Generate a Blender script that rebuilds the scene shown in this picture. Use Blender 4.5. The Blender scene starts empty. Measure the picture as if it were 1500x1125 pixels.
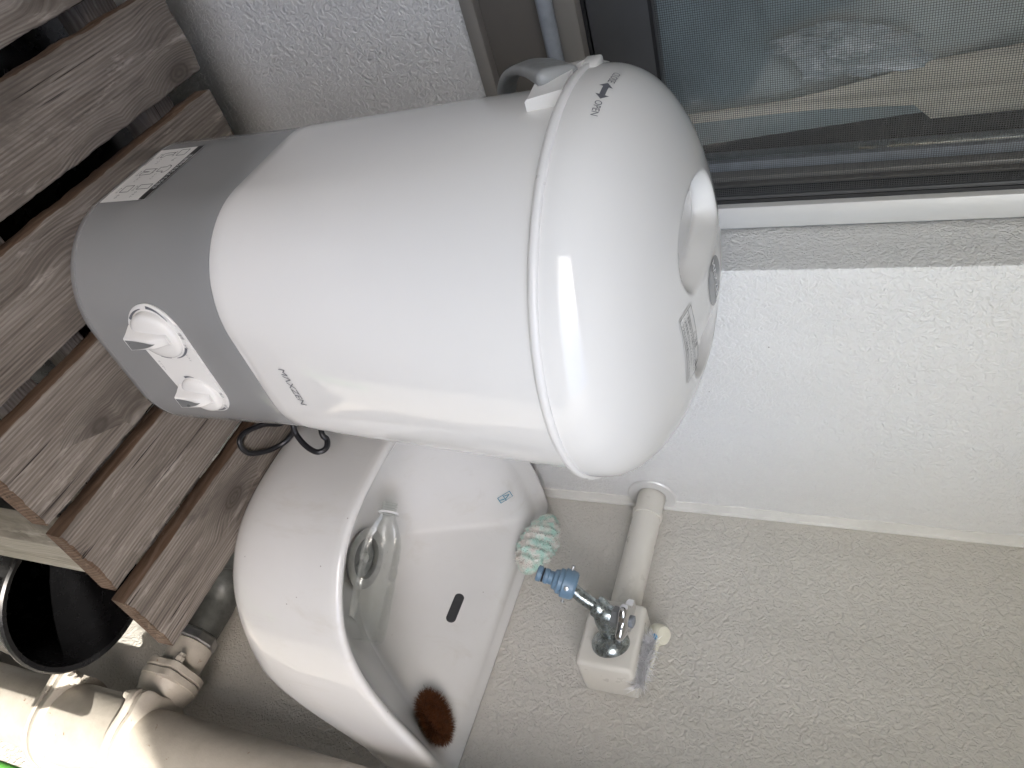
import bpy, bmesh, math, random
from math import radians as R_, sin, cos, pi, sqrt, hypot
from mathutils import Vector, Matrix, noise
random.seed(7)
scene = bpy.context.scene
COL = scene.collection

# ------------------------------------------------------------------ camera, world, sun, exposure
H0 = 1.36                      # the lens is 1.36 m above the balcony floor; everything below is written from lens height
cam = bpy.data.cameras.new('camera')
cam.sensor_width = 36.0
cam.lens = 1124.35 / 1500 * 36
cam.clip_start = 0.02
cam.clip_end = 3000
camo = bpy.data.objects.new('camera', cam)
COL.objects.link(camo)
rx = Vector((0.25587, 0.31195, 0.91500))     # picture right (phone held upright: picture right is up)
dn = Vector((0.71172, -0.70132, 0.04007))    # picture down
fw = Vector((0.65421, 0.64097, -0.40146))
camo.matrix_world = Matrix(((rx.x, -dn.x, -fw.x, 0), (rx.y, -dn.y, -fw.y, 0), (rx.z, -dn.z, -fw.z, H0), (0, 0, 0, 1)))
scene.camera = camo

SUN = Vector((-0.75, -0.70, 1.0)).normalized()   # towards the sun
world = bpy.data.worlds.new('World')
scene.world = world
world.use_nodes = True
wn = world.node_tree
bg = wn.nodes['Background']
sky = wn.nodes.new('ShaderNodeTexSky')
sky.sky_type = 'NISHITA'
sky.sun_disc = False
sky.sun_elevation = math.asin(SUN.z)
sky.sun_rotation = math.atan2(SUN.x, SUN.y)
sky.air_density = 1.0
sky.dust_density = 2.6
sky.ozone_density = 0.9
wn.links.new(sky.outputs[0], bg.inputs[0])
bg.inputs[1].default_value = 0.15
sl = bpy.data.lights.new('sun', 'SUN')
sl.energy = 2.0
sl.angle = R_(0.53)
sl.color = (1.0, 0.95, 0.87)
so = bpy.data.objects.new('sun', sl)
COL.objects.link(so)
so.location = (-2, -3, 8)
so.rotation_euler = SUN.to_track_quat('Z', 'Y').to_euler()

scene.view_settings.view_transform = 'Standard'
scene.view_settings.look = 'None'
scene.view_settings.gamma = 1.0
scene.view_settings.exposure = 2.4
scene.cycles.use_denoising = True
scene.cycles.max_bounces = 8
scene.cycles.diffuse_bounces = 4
scene.cycles.transparent_max_bounces = 24
scene.cycles.caustics_reflective = False
scene.cycles.caustics_refractive = False

# ------------------------------------------------------------------ helpers
class MB:
    """collects geometry in world coordinates; build() links it as one mesh object"""
    def __init__(s):
        s.v = []; s.f = []; s.m = []
    def add(s, verts, faces, mi=0):
        o = len(s.v)
        s.v += [tuple(p) for p in verts]
        s.f += [tuple(i + o for i in f) for f in faces]
        s.m += [mi] * len(faces)
        return s
    def box(s, x0, x1, y0, y1, z0, z1, mi=0, bev=0.0, seg=2, M=None):
        bm = bmesh.new()
        bmesh.ops.create_cube(bm, size=1)
        for v in bm.verts:
            v.co = Vector(((x0 + x1) / 2 + v.co.x * (x1 - x0), (y0 + y1) / 2 + v.co.y * (y1 - y0), (z0 + z1) / 2 + v.co.z * (z1 - z0)))
        if bev:
            bmesh.ops.bevel(bm, geom=bm.edges[:] + bm.verts[:], offset=bev, segments=seg, affect='EDGES', profile=0.5)
        if M is not None:
            bmesh.ops.transform(bm, matrix=M, verts=bm.verts)
        bm.verts.index_update()
        s.add([v.co for v in bm.verts], [[v.index for v in f.verts] for f in bm.faces], mi)
        bm.free()
        return s
    def rings(s, rs, cap0=True, cap1=True, closed=False, mi=0):
        n = len(rs[0]); vs = []; fs = []
        for r in rs: vs += r
        for i in range(len(rs) - 1 + (1 if closed else 0)):
            a = i * n; b = ((i + 1) % len(rs)) * n
            for j in range(n):
                k = (j + 1) % n
                fs.append((a + j, a + k, b + k, b + j))
        if cap0 and not closed: fs.append(tuple(range(n))[::-1])
        if cap1 and not closed: fs.append(tuple((len(rs) - 1) * n + j for j in range(n)))
        return s.add(vs, fs, mi)
    def lathe(s, prof, o=(0, 0, 0), ax=(0, 0, 1), n=32, cap0=True, cap1=True, mi=0, sx=1, sy=1, ref=None):
        """prof: (radius, height) pairs along ax"""
        o = Vector(o); ax = Vector(ax).normalized()
        if ref is None: ref = Vector((1, 0, 0)) if abs(ax.x) < 0.8 else Vector((0, 1, 0))
        u = (Vector(ref) - ax * ax.dot(Vector(ref))).normalized(); w = ax.cross(u)
        rs = [[o + ax * h + u * (r * sx * cos(2 * pi * j / n)) + w * (r * sy * sin(2 * pi * j / n)) for j in range(n)] for r, h in prof]
        return s.rings(rs, cap0, cap1, mi=mi)
    def tube(s, pts, rad, n=12, caps=True, closed=False, mi=0):
        pts = [Vector(p) for p in pts]
        if not hasattr(rad, '__len__'): rad = [rad] * len(pts)
        rs = []; up = None
        for i, p in enumerate(pts):
            if closed: t = pts[(i + 1) % len(pts)] - pts[i - 1]
            else: t = pts[min(i + 1, len(pts) - 1)] - pts[max(i - 1, 0)]
            t.normalize()
            if up is None:
                up = Vector((0, 0, 1)) if abs(t.z) < 0.9 else Vector((1, 0, 0))
            u = (up - t * up.dot(t)).normalized(); w = t.cross(u); up = u
            rs.append([p + u * (rad[i] * cos(2 * pi * j / n)) + w * (rad[i] * sin(2 * pi * j / n)) for j in range(n)])
        return s.rings(rs, caps, caps, closed, mi)
    def build(s, name, mats, parent=None, smooth=38, off=None):
        o = Vector(off) if off is not None else wloc(parent)
        me = bpy.data.meshes.new(name)
        me.from_pydata([Vector(p) - o for p in s.v], [], s.f)
        if not isinstance(mats, (list, tuple)): mats = [mats]
        for m in mats: me.materials.append(m)
        if len(mats) > 1: me.polygons.foreach_set('material_index', s.m)
        bm = bmesh.new(); bm.from_mesh(me); bmesh.ops.recalc_face_normals(bm, faces=bm.faces); bm.to_mesh(me); bm.free()
        if smooth:
            me.shade_smooth(); me.set_sharp_from_angle(angle=R_(smooth))
        ob = bpy.data.objects.new(name, me)
        COL.objects.link(ob)
        if parent is not None: ob.parent = parent
        elif off is not None: ob.location = o
        return ob

def wloc(o):
    p = Vector((0, 0, 0))
    while o is not None:
        p += o.location; o = o.parent
    return p
def tag(o, label=None, cat=None, group=None, kind=None):
    if label: o['label'] = label
    if cat: o['category'] = cat
    if group: o['group'] = group
    if kind: o['kind'] = kind
    return o
def thing(name, loc, label, cat, group=None):
    o = bpy.data.objects.new(name, None)
    o.empty_display_size = 0.05
    COL.objects.link(o); o.location = loc
    return tag(o, label, cat, group)
def smooth01(a, b, t):
    t = min(max((t - a) / (b - a), 0), 1)
    return t * t * (3 - 2 * t)
def catmull(pts, k=8):
    pts = [Vector(p) for p in pts]; out = []
    for i in range(len(pts) - 1):
        p0 = pts[max(i - 1, 0)]; p1 = pts[i]; p2 = pts[i + 1]; p3 = pts[min(i + 2, len(pts) - 1)]
        for j in range(k):
            t = j / k
            out.append(0.5 * ((2 * p1) + (p2 - p0) * t + (2 * p0 - 5 * p1 + 4 * p2 - p3) * t * t + (3 * p1 - p0 - 3 * p2 + p3) * t ** 3))
    out.append(pts[-1]); return out
def text2d(body, size, align='CENTER', shear=0.0):
    """flat letter shapes: list of 2-D points and faces"""
    c = bpy.data.curves.new('t', 'FONT'); c.body = body; c.size = size; c.align_x = align; c.align_y = 'CENTER'; c.shear = shear
    c.resolution_u = 4
    o = bpy.data.objects.new('t', c); COL.objects.link(o)
    dg = bpy.context.evaluated_depsgraph_get(); dg.update()
    me = o.evaluated_get(dg).to_mesh()
    v = [(p.co.x, p.co.y) for p in me.vertices]; f = [tuple(p.vertices) for p in me.polygons]
    o.evaluated_get(dg).to_mesh_clear()
    bpy.data.objects.remove(o); bpy.data.curves.remove(c)
    return v, f

# ------------------------------------------------------------------ materials
class NT:
    def __init__(s, name):
        s.mat = bpy.data.materials.new(name); s.mat.use_nodes = True
        s.t = s.mat.node_tree; s.b = s.t.nodes['Principled BSDF']; s.out = s.t.nodes['Material Output']
    def n(s, typ, **kw):
        nd = s.t.nodes.new(typ)
        for k, v in kw.items():
            if k.startswith('i_'):
                key = k[2:]
                nd.inputs[int(key) if key.isdigit() else key].default_value = v
            else: setattr(nd, k, v)
        return nd
    def l(s, a, b): s.t.links.new(a, b)
    def ramp(s, src, stops):
        r = s.n('ShaderNodeValToRGB'); e = r.color_ramp.elements
        while len(e) < len(stops): e.new(0.5)
        for el, (p, c) in zip(e, stops):
            el.position = p; el.color = (*c, 1) if len(c) == 3 else c
        s.l(src, r.inputs[0]); return r.outputs[0]
    def mix(s, fac, a, b, blend='MIX'):
        m = s.n('ShaderNodeMix', data_type='RGBA', blend_type=blend)
        for k, v in ((0, fac), (6, a), (7, b)):
            if hasattr(v, 'default_value') and not isinstance(v, (int, float, tuple)): s.l(v, m.inputs[k])
            elif isinstance(v, tuple): m.inputs[k].default_value = (*v, 1)
            else: m.inputs[k].default_value = v
        return m.outputs[2]
    def math(s, op, a, b=0.0):
        m = s.n('ShaderNodeMath', operation=op)
        for k, v in ((0, a), (1, b)):
            if isinstance(v, (int, float)): m.inputs[k].default_value = v
            else: s.l(v, m.inputs[k])
        return m.outputs[0]
    def noise(s, vec, scale, detail=3, rough=0.55, dist=0.0):
        nd = s.n('ShaderNodeTexNoise', i_Scale=scale, i_Detail=detail, i_Roughness=rough, i_Distortion=dist)
        if vec is not None: s.l(vec, nd.inputs['Vector'])
        return nd.outputs['Fac']
    def bump(s, h, strength, dist, prev=None):
        b = s.n('ShaderNodeBump', i_Strength=strength, i_Distance=dist)
        s.l(h, b.inputs['Height'])
        if prev is not None: s.l(prev, b.inputs['Normal'])
        s.l(b.outputs[0], s.b.inputs['Normal']); return b.outputs[0]
    def obj(s): return s.n('ShaderNodeTexCoord').outputs['Object']
    def map(s, vec, scale=(1, 1, 1), rot=(0, 0, 0), loc=(0, 0, 0)):
        m = s.n('ShaderNodeMapping'); s.l(vec, m.inputs[0])
        m.inputs['Scale'].default_value = scale; m.inputs['Rotation'].default_value = rot; m.inputs['Location'].default_value = loc
        return m.outputs[0]

def plain(name, col, rough=0.5, metal=0.0, var=0.06, vscale=30, bump=0.0, bscale=300, spec=0.5, trans=0.0, coat=0.0):
    """a plain coloured material with slight mottling, uneven gloss and optional grain"""
    m = NT(name); v = m.obj(); f = m.noise(v, vscale, 4, 0.6)
    d = tuple(c * (1 - var) for c in col); l = tuple(min(c * (1 + var), 1) for c in col)
    m.l(m.ramp(f, [(0.3, d), (0.7, l)]), m.b.inputs['Base Color'])
    r = m.n('ShaderNodeMapRange', i_1=0.3, i_2=0.7, i_3=max(rough * 0.85, 0.0), i_4=min(rough * 1.2, 1)); m.l(m.noise(v, vscale * 2.7, 3), r.inputs[0])
    m.l(r.outputs[0], m.b.inputs['Roughness'])
    m.b.inputs['Metallic'].default_value = metal
    m.b.inputs['Specular IOR Level'].default_value = spec
    m.b.inputs['Coat Weight'].default_value = coat
    m.b.inputs['Transmission Weight'].default_value = trans
    if bump: m.bump(m.noise(v, bscale, 3), bump, 0.002)
    return m.mat

def stucco(name, col, scale=1.0, strength=0.6, dirt=(0.3, 0.28, 0.24), dirt_amt=0.15, rough=0.42):
    """sprayed and rolled wall paint: short worm-like ridges, a soft sheen, faint stains"""
    m = NT(name); v = m.obj()
    n1 = m.noise(v, 165 * scale, 1.2, 0.5, 0.9)
    n2 = m.noise(v, 420 * scale, 0.0, 0.5, 0.0)
    pk = m.n('ShaderNodeMapRange', i_1=0.30, i_2=0.66); pk.interpolation_type = 'SMOOTHSTEP'; m.l(n1, pk.inputs[0])
    h = m.math('ADD', pk.outputs[0], m.math('MULTIPLY', n2, 0.4))
    m.bump(h, strength, 0.0017)
    big = m.noise(v, 3.2, 3, 0.65)
    st = m.noise(m.map(v, (9, 9, 1.6)), 1.0, 4, 0.6)
    f = m.math('MULTIPLY', m.math('MULTIPLY', m.math('SMOOTH_MAX', m.math('SUBTRACT', st, 0.55), 0.0), 4.0), dirt_amt * 2)
    base = m.ramp(big, [(0.25, tuple(c * 0.95 for c in col)), (0.75, col)])
    base = m.mix(f, base, dirt)
    sp = m.n('ShaderNodeTexVoronoi', feature='F1', i_Scale=17.0); m.l(v, sp.inputs['Vector'])
    spots = m.math('LESS_THAN', sp.outputs['Distance'], 0.022)
    base = m.mix(m.math('MULTIPLY', spots, 0.55), base, (0.12, 0.10, 0.08))
    m.l(base, m.b.inputs['Base Color'])
    m.b.inputs['Roughness'].default_value = rough
    m.b.inputs['Specular IOR Level'].default_value = 0.45
    return m.mat

def wood(name, c_lo, c_mid, c_hi, side=False, rot=(0, 0, 0)):
    """weathered softwood: fine lines along Y, knots that bend the lines, stains; different on every plank"""
    m = NT(name); tc = m.map(m.obj(), rot=rot)
    oi = m.n('ShaderNodeObjectInfo')
    cmb = m.n('ShaderNodeCombineXYZ'); 
    m.l(m.math('MULTIPLY', oi.outputs['Random'], 37.0), cmb.inputs[0]); m.l(m.math('MULTIPLY', oi.outputs['Random'], 91.0), cmb.inputs[1]); m.l(m.math('MULTIPLY', oi.outputs['Random'], 13.0), cmb.inputs[2])
    ad = m.n('ShaderNodeVectorMath', operation='ADD'); m.l(tc, ad.inputs[0]); m.l(cmb.outputs[0], ad.inputs[1]); v = ad.outputs[0]
    # knots
    kv = m.n('ShaderNodeTexVoronoi', feature='F1', i_Scale=1.0); kv.inputs['Randomness'].default_value = 1.0
    m.l(m.map(v, (15, 8.5, 1)), kv.inputs['Vector'])
    sep = m.n('ShaderNodeSeparateColor'); m.l(kv.outputs['Color'], sep.inputs[0])
    keep = m.math('GREATER_THAN', sep.outputs[0], 0.66)
    kd = m.math('ADD', kv.outputs['Distance'], m.math('SUBTRACT', 1.0, keep))
    near = m.math('SUBTRACT', 1.0, m.n('ShaderNodeMapRange', i_1=0.0, i_2=0.55).outputs[0])
    mr = m.n('ShaderNodeMapRange', i_1=0.10, i_2=0.62, i_3=1.0, i_4=0.0); m.l(kd, mr.inputs[0]); mr.interpolation_type = 'SMOOTHSTEP'
    knot = m.n('ShaderNodeMapRange', i_1=0.13, i_2=0.22, i_3=1.0, i_4=0.0); m.l(kd, knot.inputs[0])
    # growth lines: distance across the plank, pushed aside by knots
    sx = m.n('ShaderNodeSeparateXYZ'); m.l(v, sx.inputs[0])
    wob = m.noise(m.map(v, (3.0, 1.1, 3.0)), 1.0, 3, 0.5)
    lat = m.math('ADD', m.math('MULTIPLY', sx.outputs[0], 1.0), m.math('MULTIPLY', wob, 0.030))
    lat = m.math('ADD', lat, m.math('MULTIPLY', mr.outputs[0], 0.020))
    lat = m.math('ADD', lat, m.math('MULTIPLY', sx.outputs[2], 0.35))
    lines = m.math('SINE', m.math('MULTIPLY', lat, 1500.0))
    cl = m.n('ShaderNodeCombineXYZ'); m.l(m.math('MULTIPLY', lat, 520.0), cl.inputs[0]); m.l(m.math('MULTIPLY', sx.outputs[1], 14.0), cl.inputs[1])
    fine = m.noise(cl.outputs[0], 1.0, 4, 0.72)
    med = m.noise(m.map(v, (70, 3.5, 70)), 1.0, 4, 0.6)
    g = m.math('ADD', m.math('MULTIPLY', lines, 0.055), m.math('ADD', m.math('MULTIPLY', fine, 0.55), m.math('MULTIPLY', med, 0.50)))
    col = m.ramp(g, [(0.33, c_lo), (0.52, c_mid), (0.71, c_hi)])
    # stains, dark water marks and pale scuffs
    sn = m.noise(m.map(v, (14, 5, 14)), 1.0, 5, 0.65, 0.8)
    col = m.mix(m.n('ShaderNodeMapRange').outputs[0] if False else m.ramp(sn, [(0.50, (0, 0, 0)), (0.64, (0.85, 0.85, 0.85))]), col, tuple(c * 0.55 for c in c_mid))
    pal = m.noise(m.map(v, (55, 8, 55), loc=(3, 7, 1)), 1.0, 5, 0.75, 0.3)
    col = m.mix(m.ramp(pal, [(0.57, (0, 0, 0)), (0.70, (0.75, 0.75, 0.75))]), col, tuple(min(c * 1.35 + 0.03, 1) for c in c_hi))
    ringk = m.math('MULTIPLY', m.math('SINE', m.math('ADD', m.math('MULTIPLY', kd, 95.0), m.math('MULTIPLY', med, 9.0))), 0.22)
    kc = m.mix(m.math('ADD', ringk, 0.5), tuple(c * 0.50 for c in c_lo), tuple(c * 0.85 for c in c_mid))
    if not side: col = m.mix(m.math('MULTIPLY', knot.outputs[0], 0.85), col, kc)
    halo = m.n('ShaderNodeMapRange', i_1=0.18, i_2=0.50, i_3=0.38, i_4=0.0); m.l(m.math('ADD', kd, m.math('MULTIPLY', m.math('SUBTRACT', sn, 0.5), 0.9)), halo.inputs[0])
    if not side: col = m.mix(halo.outputs[0], col, tuple(c * 0.55 for c in c_lo))
    # cracks along the grain
    ck = m.noise(m.map(v, (190, 4.2, 190), loc=(5, 1, 2)), 1.0, 2, 0.5)
    crack = m.ramp(ck, [(0.28, (1, 1, 1)), (0.315, (0, 0, 0))])
    col = m.mix(crack, col, (0.018, 0.013, 0.010))
    m.l(col, m.b.inputs['Base Color'])
    m.b.inputs['Roughness'].default_value = 0.72
    m.b.inputs['Specular IOR Level'].default_value = 0.3
    hh = m.math('SUBTRACT', m.math('ADD', m.math('MULTIPLY', fine, 0.6), m.math('MULTIPLY', lines, 0.12)), m.math('MULTIPLY', crack, 1.2))
    m.bump(hh, 0.55, 0.0022)
    return m.mat

M = {}
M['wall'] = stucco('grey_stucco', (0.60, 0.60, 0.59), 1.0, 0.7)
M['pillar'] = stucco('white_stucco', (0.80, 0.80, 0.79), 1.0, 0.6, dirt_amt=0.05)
M['beige'] = stucco('beige_stucco', (0.61, 0.585, 0.535), 0.80, 0.68, dirt_amt=0.12)
M['caulk'] = plain('painted_sealant', (0.70, 0.69, 0.66), 0.45, var=0.08, vscale=14, bump=0.15, bscale=90)
M['floor'] = plain('balcony_floor_sheet', (0.125, 0.125, 0.122), 0.7, var=0.25, vscale=9, bump=0.5, bscale=160)
M['conc'] = plain('painted_concrete', (0.45, 0.44, 0.41), 0.7, var=0.08, vscale=4, bump=0.3, bscale=120)
M['ceil'] = plain('ceiling_paint', (0.74, 0.73, 0.70), 0.7, var=0.04, vscale=4, bump=0.3, bscale=120)
M['part'] = plain('partition_board', (0.80, 0.79, 0.77), 0.7, var=0.1, vscale=5)
M['ground'] = plain('street_ground', (0.16, 0.16, 0.14), 0.9, var=0.4, vscale=0.08)
M['abs'] = plain('white_abs_plastic', (0.735, 0.725, 0.70), 0.07, var=0.012, vscale=6, spec=0.5)
M['abs_rim'] = plain('white_lid_rim', (0.74, 0.73, 0.71), 0.3, var=0.02, vscale=10)
M['greyabs'] = plain('grey_abs_plastic', (0.240, 0.242, 0.240), 0.08, var=0.02, vscale=8)
M['hookgrey'] = plain('grey_rubbery_plastic', (0.25, 0.255, 0.25), 0.38, var=0.05, vscale=30)
M['ink'] = plain('grey_ink', (0.13, 0.135, 0.15), 0.5, var=0.05)
M['blackink'] = plain('black_ink', (0.02, 0.02, 0.02), 0.5, var=0.05)
M['paper'] = plain('sticker_paper', (0.70, 0.69, 0.66), 0.45, var=0.03)
M['badge'] = plain('badge_grey', (0.26, 0.265, 0.27), 0.22, var=0.03)
M['badgeink'] = plain('badge_lettering', (0.8, 0.8, 0.8), 0.35)
M['insert'] = plain('knob_insert_grey', (0.16, 0.165, 0.165), 0.3)
M['cord'] = plain('black_cable', (0.012, 0.012, 0.014), 0.35)
def ceramic():
    m = NT('sink_glaze'); v = m.obj()
    c = m.ramp(m.noise(v, 6, 4, 0.6), [(0.3, (0.635, 0.63, 0.61)), (0.7, (0.67, 0.665, 0.655))])
    film = m.noise(m.map(v, (22, 22, 8)), 1.0, 5, 0.7, 0.5)
    c = m.mix(m.ramp(film, [(0.56, (0, 0, 0)), (0.75, (0.35, 0.35, 0.35))]), c, (0.52, 0.49, 0.43))
    vo = m.n('ShaderNodeTexVoronoi', feature='F1', i_Scale=26.0); m.l(v, vo.inputs['Vector'])
    c = m.mix(m.math('MULTIPLY', m.math('LESS_THAN', vo.outputs['Distance'], 0.024), 0.6), c, (0.16, 0.13, 0.10))
    m.l(c, m.b.inputs['Base Color'])
    r = m.n('ShaderNodeMapRange', i_1=0.4, i_2=0.8, i_3=0.045, i_4=0.16); m.l(film, r.inputs[0]); m.l(r.outputs[0], m.b.inputs['Roughness'])
    m.b.inputs['Specular IOR Level'].default_value = 0.55; return m.mat
M['ceramic'] = ceramic()
M['bluink'] = plain('blue_print', (0.06, 0.25, 0.36), 0.25)
M['paleprint'] = plain('faded_print', (0.35, 0.34, 0.33), 0.3)
M['dark'] = plain('dark_opening', (0.03, 0.03, 0.032), 0.6)
M['steel'] = plain('drain_steel', (0.45, 0.45, 0.44), 0.35, metal=1.0, var=0.15, vscale=60)
M['chrome'] = plain('chrome', (0.75, 0.75, 0.76), 0.05, metal=1.0, var=0.02)
M['aged'] = plain('dull_faucet_metal', (0.32, 0.35, 0.345), 0.27, metal=0.92, var=0.35, vscale=75, bump=0.25, bscale=140)
M['blue'] = plain('blue_grey_plastic', (0.15, 0.24, 0.33), 0.36, var=0.06, vscale=40)
M['pvc'] = plain('cream_pvc', (0.66, 0.635, 0.575), 0.3, var=0.03, vscale=12)
M['drain'] = None
def drain_paint():
    m = NT('beige_drainpipe_paint'); v = m.obj()
    st = m.noise(m.map(v, (60, 60, 7)), 1.0, 5, 0.65)
    bl = m.noise(v, 22, 5, 0.7)
    c = m.ramp(bl, [(0.3, (0.40, 0.365, 0.315)), (0.7, (0.50, 0.465, 0.41))])
    c = m.mix(m.ramp(st, [(0.55, (0, 0, 0)), (0.8, (0.5, 0.5, 0.5))]), c, (0.50, 0.465, 0.41))
    ru = m.noise(v, 46, 4, 0.7, 1.2)
    c = m.mix(m.ramp(ru, [(0.66, (0, 0, 0)), (0.74, (0.9, 0.9, 0.9))]), c, (0.20, 0.10, 0.045))
    m.l(c, m.b.inputs['Base Color']); m.b.inputs['Roughness'].default_value = 0.38
    m.bump(m.noise(v, 70, 4, 0.6), 0.25, 0.003)
    return m.mat
M['drain'] = drain_paint()
M['galv'] = plain('dull_grey_steel_pipe', (0.10, 0.103, 0.095), 0.5, metal=0.4, var=0.3, vscale=45, bump=0.2)
M['black'] = plain('black_bucket_plastic', (0.005, 0.005, 0.0055), 0.25, var=0.2, vscale=20)
M['green'] = plain('green_plastic_pole', (0.16, 0.55, 0.10), 0.3, var=0.08)
M['bronze'] = plain('bronze_aluminium', (0.155, 0.143, 0.128), 0.36, metal=0.35, var=0.05, vscale=15)
M['bronzel'] = plain('light_bronze_aluminium', (0.27, 0.255, 0.235), 0.34, metal=0.4, var=0.04, vscale=15)
M['alu'] = plain('silver_aluminium', (0.66, 0.655, 0.64), 0.34, metal=0.15, var=0.02, vscale=12)
M['screenframe'] = plain('dark_grey_screen_frame', (0.055, 0.056, 0.058), 0.4, var=0.08, vscale=20)
M['mesh'] = plain('screen_mesh', (0.07, 0.073, 0.075), 0.55)
M['tubegrey'] = plain('blue_grey_tube', (0.22, 0.24, 0.265), 0.4, var=0.12, vscale=60)
M['rubber'] = plain('black_rubber_seal', (0.012, 0.012, 0.013), 0.4)
M['teal'] = plain('teal_grey_reflection', (0.42, 0.465, 0.47), 0.85, var=0.2, vscale=8, bump=0.2, bscale=500)
M['tan'] = plain('tan_reflection', (0.78, 0.69, 0.59), 0.85, var=0.08, vscale=8, bump=0.2, bscale=500)
def reflection_mat():  # streaky colours painted to imitate a bright reflection in the glass
    m = NT('white_crumpled_reflection'); v = m.obj(); f = m.noise(m.map(v, (26, 26, 9), rot=(0, 0.5, 0)), 1.0, 5, 0.65, 1.5)
    m.l(m.ramp(f, [(0.36, (0.33, 0.39, 0.41)), (0.52, (0.50, 0.54, 0.57)), (0.66, (0.82, 0.84, 0.88))]), m.b.inputs['Base Color'])
    m.b.inputs['Roughness'].default_value = 0.8; return m.mat
M['reflection'] = reflection_mat()
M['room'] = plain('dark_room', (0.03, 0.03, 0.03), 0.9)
M['cream'] = plain('cream_handle_plastic', (0.72, 0.70, 0.58), 0.35, var=0.04)
M['bdot'] = plain('bright_blue_dot', (0.02, 0.33, 0.62), 0.35)
M['lilac'] = plain('lilac_white_bristle', (0.93, 0.93, 0.94), 0.5, var=0.06)
M['palm'] = plain('palm_fibre', (0.125, 0.044, 0.014), 0.6, var=0.5, vscale=160)
M['mint'] = None
def mint():
    m = NT('mint_microfibre'); v = m.obj(); f = m.noise(v, 42, 3, 0.6)
    m.l(m.ramp(f, [(0.36, (0.70, 0.65, 0.60)), (0.48, (0.70, 0.72, 0.66)), (0.62, (0.47, 0.68, 0.60))]), m.b.inputs['Base Color'])
    m.b.inputs['Roughness'].default_value = 0.9; m.b.inputs['Sheen Weight'].default_value = 0.3
    m.bump(m.noise(v, 420, 3), 0.6, 0.002); return m.mat
M['mint'] = mint()
M['wood'] = wood('weathered_plank_top', (0.082, 0.067, 0.055), (0.178, 0.152, 0.128), (0.300, 0.268, 0.234))
M['woodside'] = wood('reddish_plank_edge', (0.050, 0.031, 0.021), (0.105, 0.066, 0.043), (0.16, 0.115, 0.085), True)
M['woodleg'] = wood('pale_leg_wood', (0.17, 0.155, 0.125), (0.25, 0.235, 0.195), (0.31, 0.295, 0.255), True, (pi / 2, 0, 0))
M['woodjoist'] = wood('grey_joist_wood', (0.07, 0.058, 0.048), (0.14, 0.12, 0.105), (0.20, 0.18, 0.16), True, (0, 0, pi / 2))
def pet():
    m = NT('clear_pet'); 
    tr = m.n('ShaderNodeBsdfTransparent'); tr.inputs[0].default_value = (0.955, 0.965, 0.955, 1)
    gl = m.n('ShaderNodeBsdfGlossy'); gl.inputs['Roughness'].default_value = 0.04; gl.inputs[0].default_value = (1, 1, 1, 1)
    fr = m.n('ShaderNodeFresnel'); fr.inputs[0].default_value = 1.5
    mx = m.n('ShaderNodeMixShader'); m.l(m.math('MINIMUM', m.math('MULTIPLY', fr.outputs[0], 1.1), 0.45), mx.inputs[0]); m.l(tr.outputs[0], mx.inputs[1]); m.l(gl.outputs[0], mx.inputs[2])
    b = m.n('ShaderNodeBump', i_Strength=0.5, i_Distance=0.003); m.l(m.noise(m.obj(), 60, 3), b.inputs['Height'])
    m.l(b.outputs[0], gl.inputs['Normal']); m.l(b.outputs[0], fr.inputs['Normal'])
    m.l(mx.outputs[0], m.out.inputs[0]); return m.mat
M['pet'] = pet()
def glass():
    m = NT('window_glass')
    tr = m.n('ShaderNodeBsdfTransparent'); tr.inputs[0].default_value = (0.93, 0.95, 0.95, 1)
    gl = m.n('ShaderNodeBsdfGlossy'); gl.inputs['Roughness'].default_value = 0.01
    fr = m.n('ShaderNodeFresnel'); fr.inputs[0].default_value = 1.5
    mx = m.n('ShaderNodeMixShader'); m.l(fr.outputs[0], mx.inputs[0]); m.l(tr.outputs[0], mx.inputs[1]); m.l(gl.outputs[0], mx.inputs[2])
    m.l(mx.outputs[0], m.out.inputs[0]); return m.mat
M['glass'] = glass()

# ------------------------------------------------------------------ the place
ZF = -H0               # floor
ZC = 1.06              # balcony ceiling
XB = 1.088             # beige wall
YW = 0.88              # window wall
YP = 0.785             # pillar front
XJ = 0.586             # pillar left side
XL = -1.9               # end of the balcony to the left
YO = -1.17             # inner face of the parapet
tag(MB().box(-900, 900, -900, 900, -9.2, -9.0).build('ground', M['ground'], smooth=0), kind='structure')
tag(MB().box(XL, XB + 0.15, YO - 0.14, YW + 0.15, ZF - 0.16, ZF).build('floor', M['floor'], smooth=0), kind='structure')
tag(MB().box(XL, XB + 0.15, YO - 0.02, YW + 0.15, ZC, ZC + 0.2).build('ceiling', M['ceil'], smooth=0), kind='structure')
tag(MB().box(XB, XB + 0.15, YO - 0.02, YW + 0.15, ZF, ZC, bev=0).build('stucco_wall', M['beige'], smooth=0), 'beige stucco side wall carrying the sink and the tap', 'wall')
# pillar with the sealant strip in its inner corner
pil = thing('wall_pillar', ((XJ + XB) / 2, YW, ZF), 'bright white stucco pillar between window and beige side wall', 'pillar')
MB().box(XJ, XB - 0.0005, YP, YW + 0.12, ZF + 0.002, ZC - 0.002, bev=0.004).build('pillar_body', M['pillar'], pil)
mb = MB()
ring = []
for i in range(61):
    z = ZF + 0.003 + (ZC - ZF - 0.006) * i / 60
    w = 0.021 + 0.0025 * noise.noise((z * 9, 0, 0)); d = 0.0035 + 0.001 * noise.noise((z * 20, 3, 0))
    ring.append([(XB - w, YP + 0.001, z), (XB - w + 0.001, YP - d * 0.55, z), (XB - 0.005, YP - d, z), (XB - d, YP - 0.006, z), (XB + 0.0002, YP - 0.006, z), (XB + 0.0002, YP + 0.001, z)])
mb.rings(ring).build('sealant_strip', M['caulk'], pil)
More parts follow.
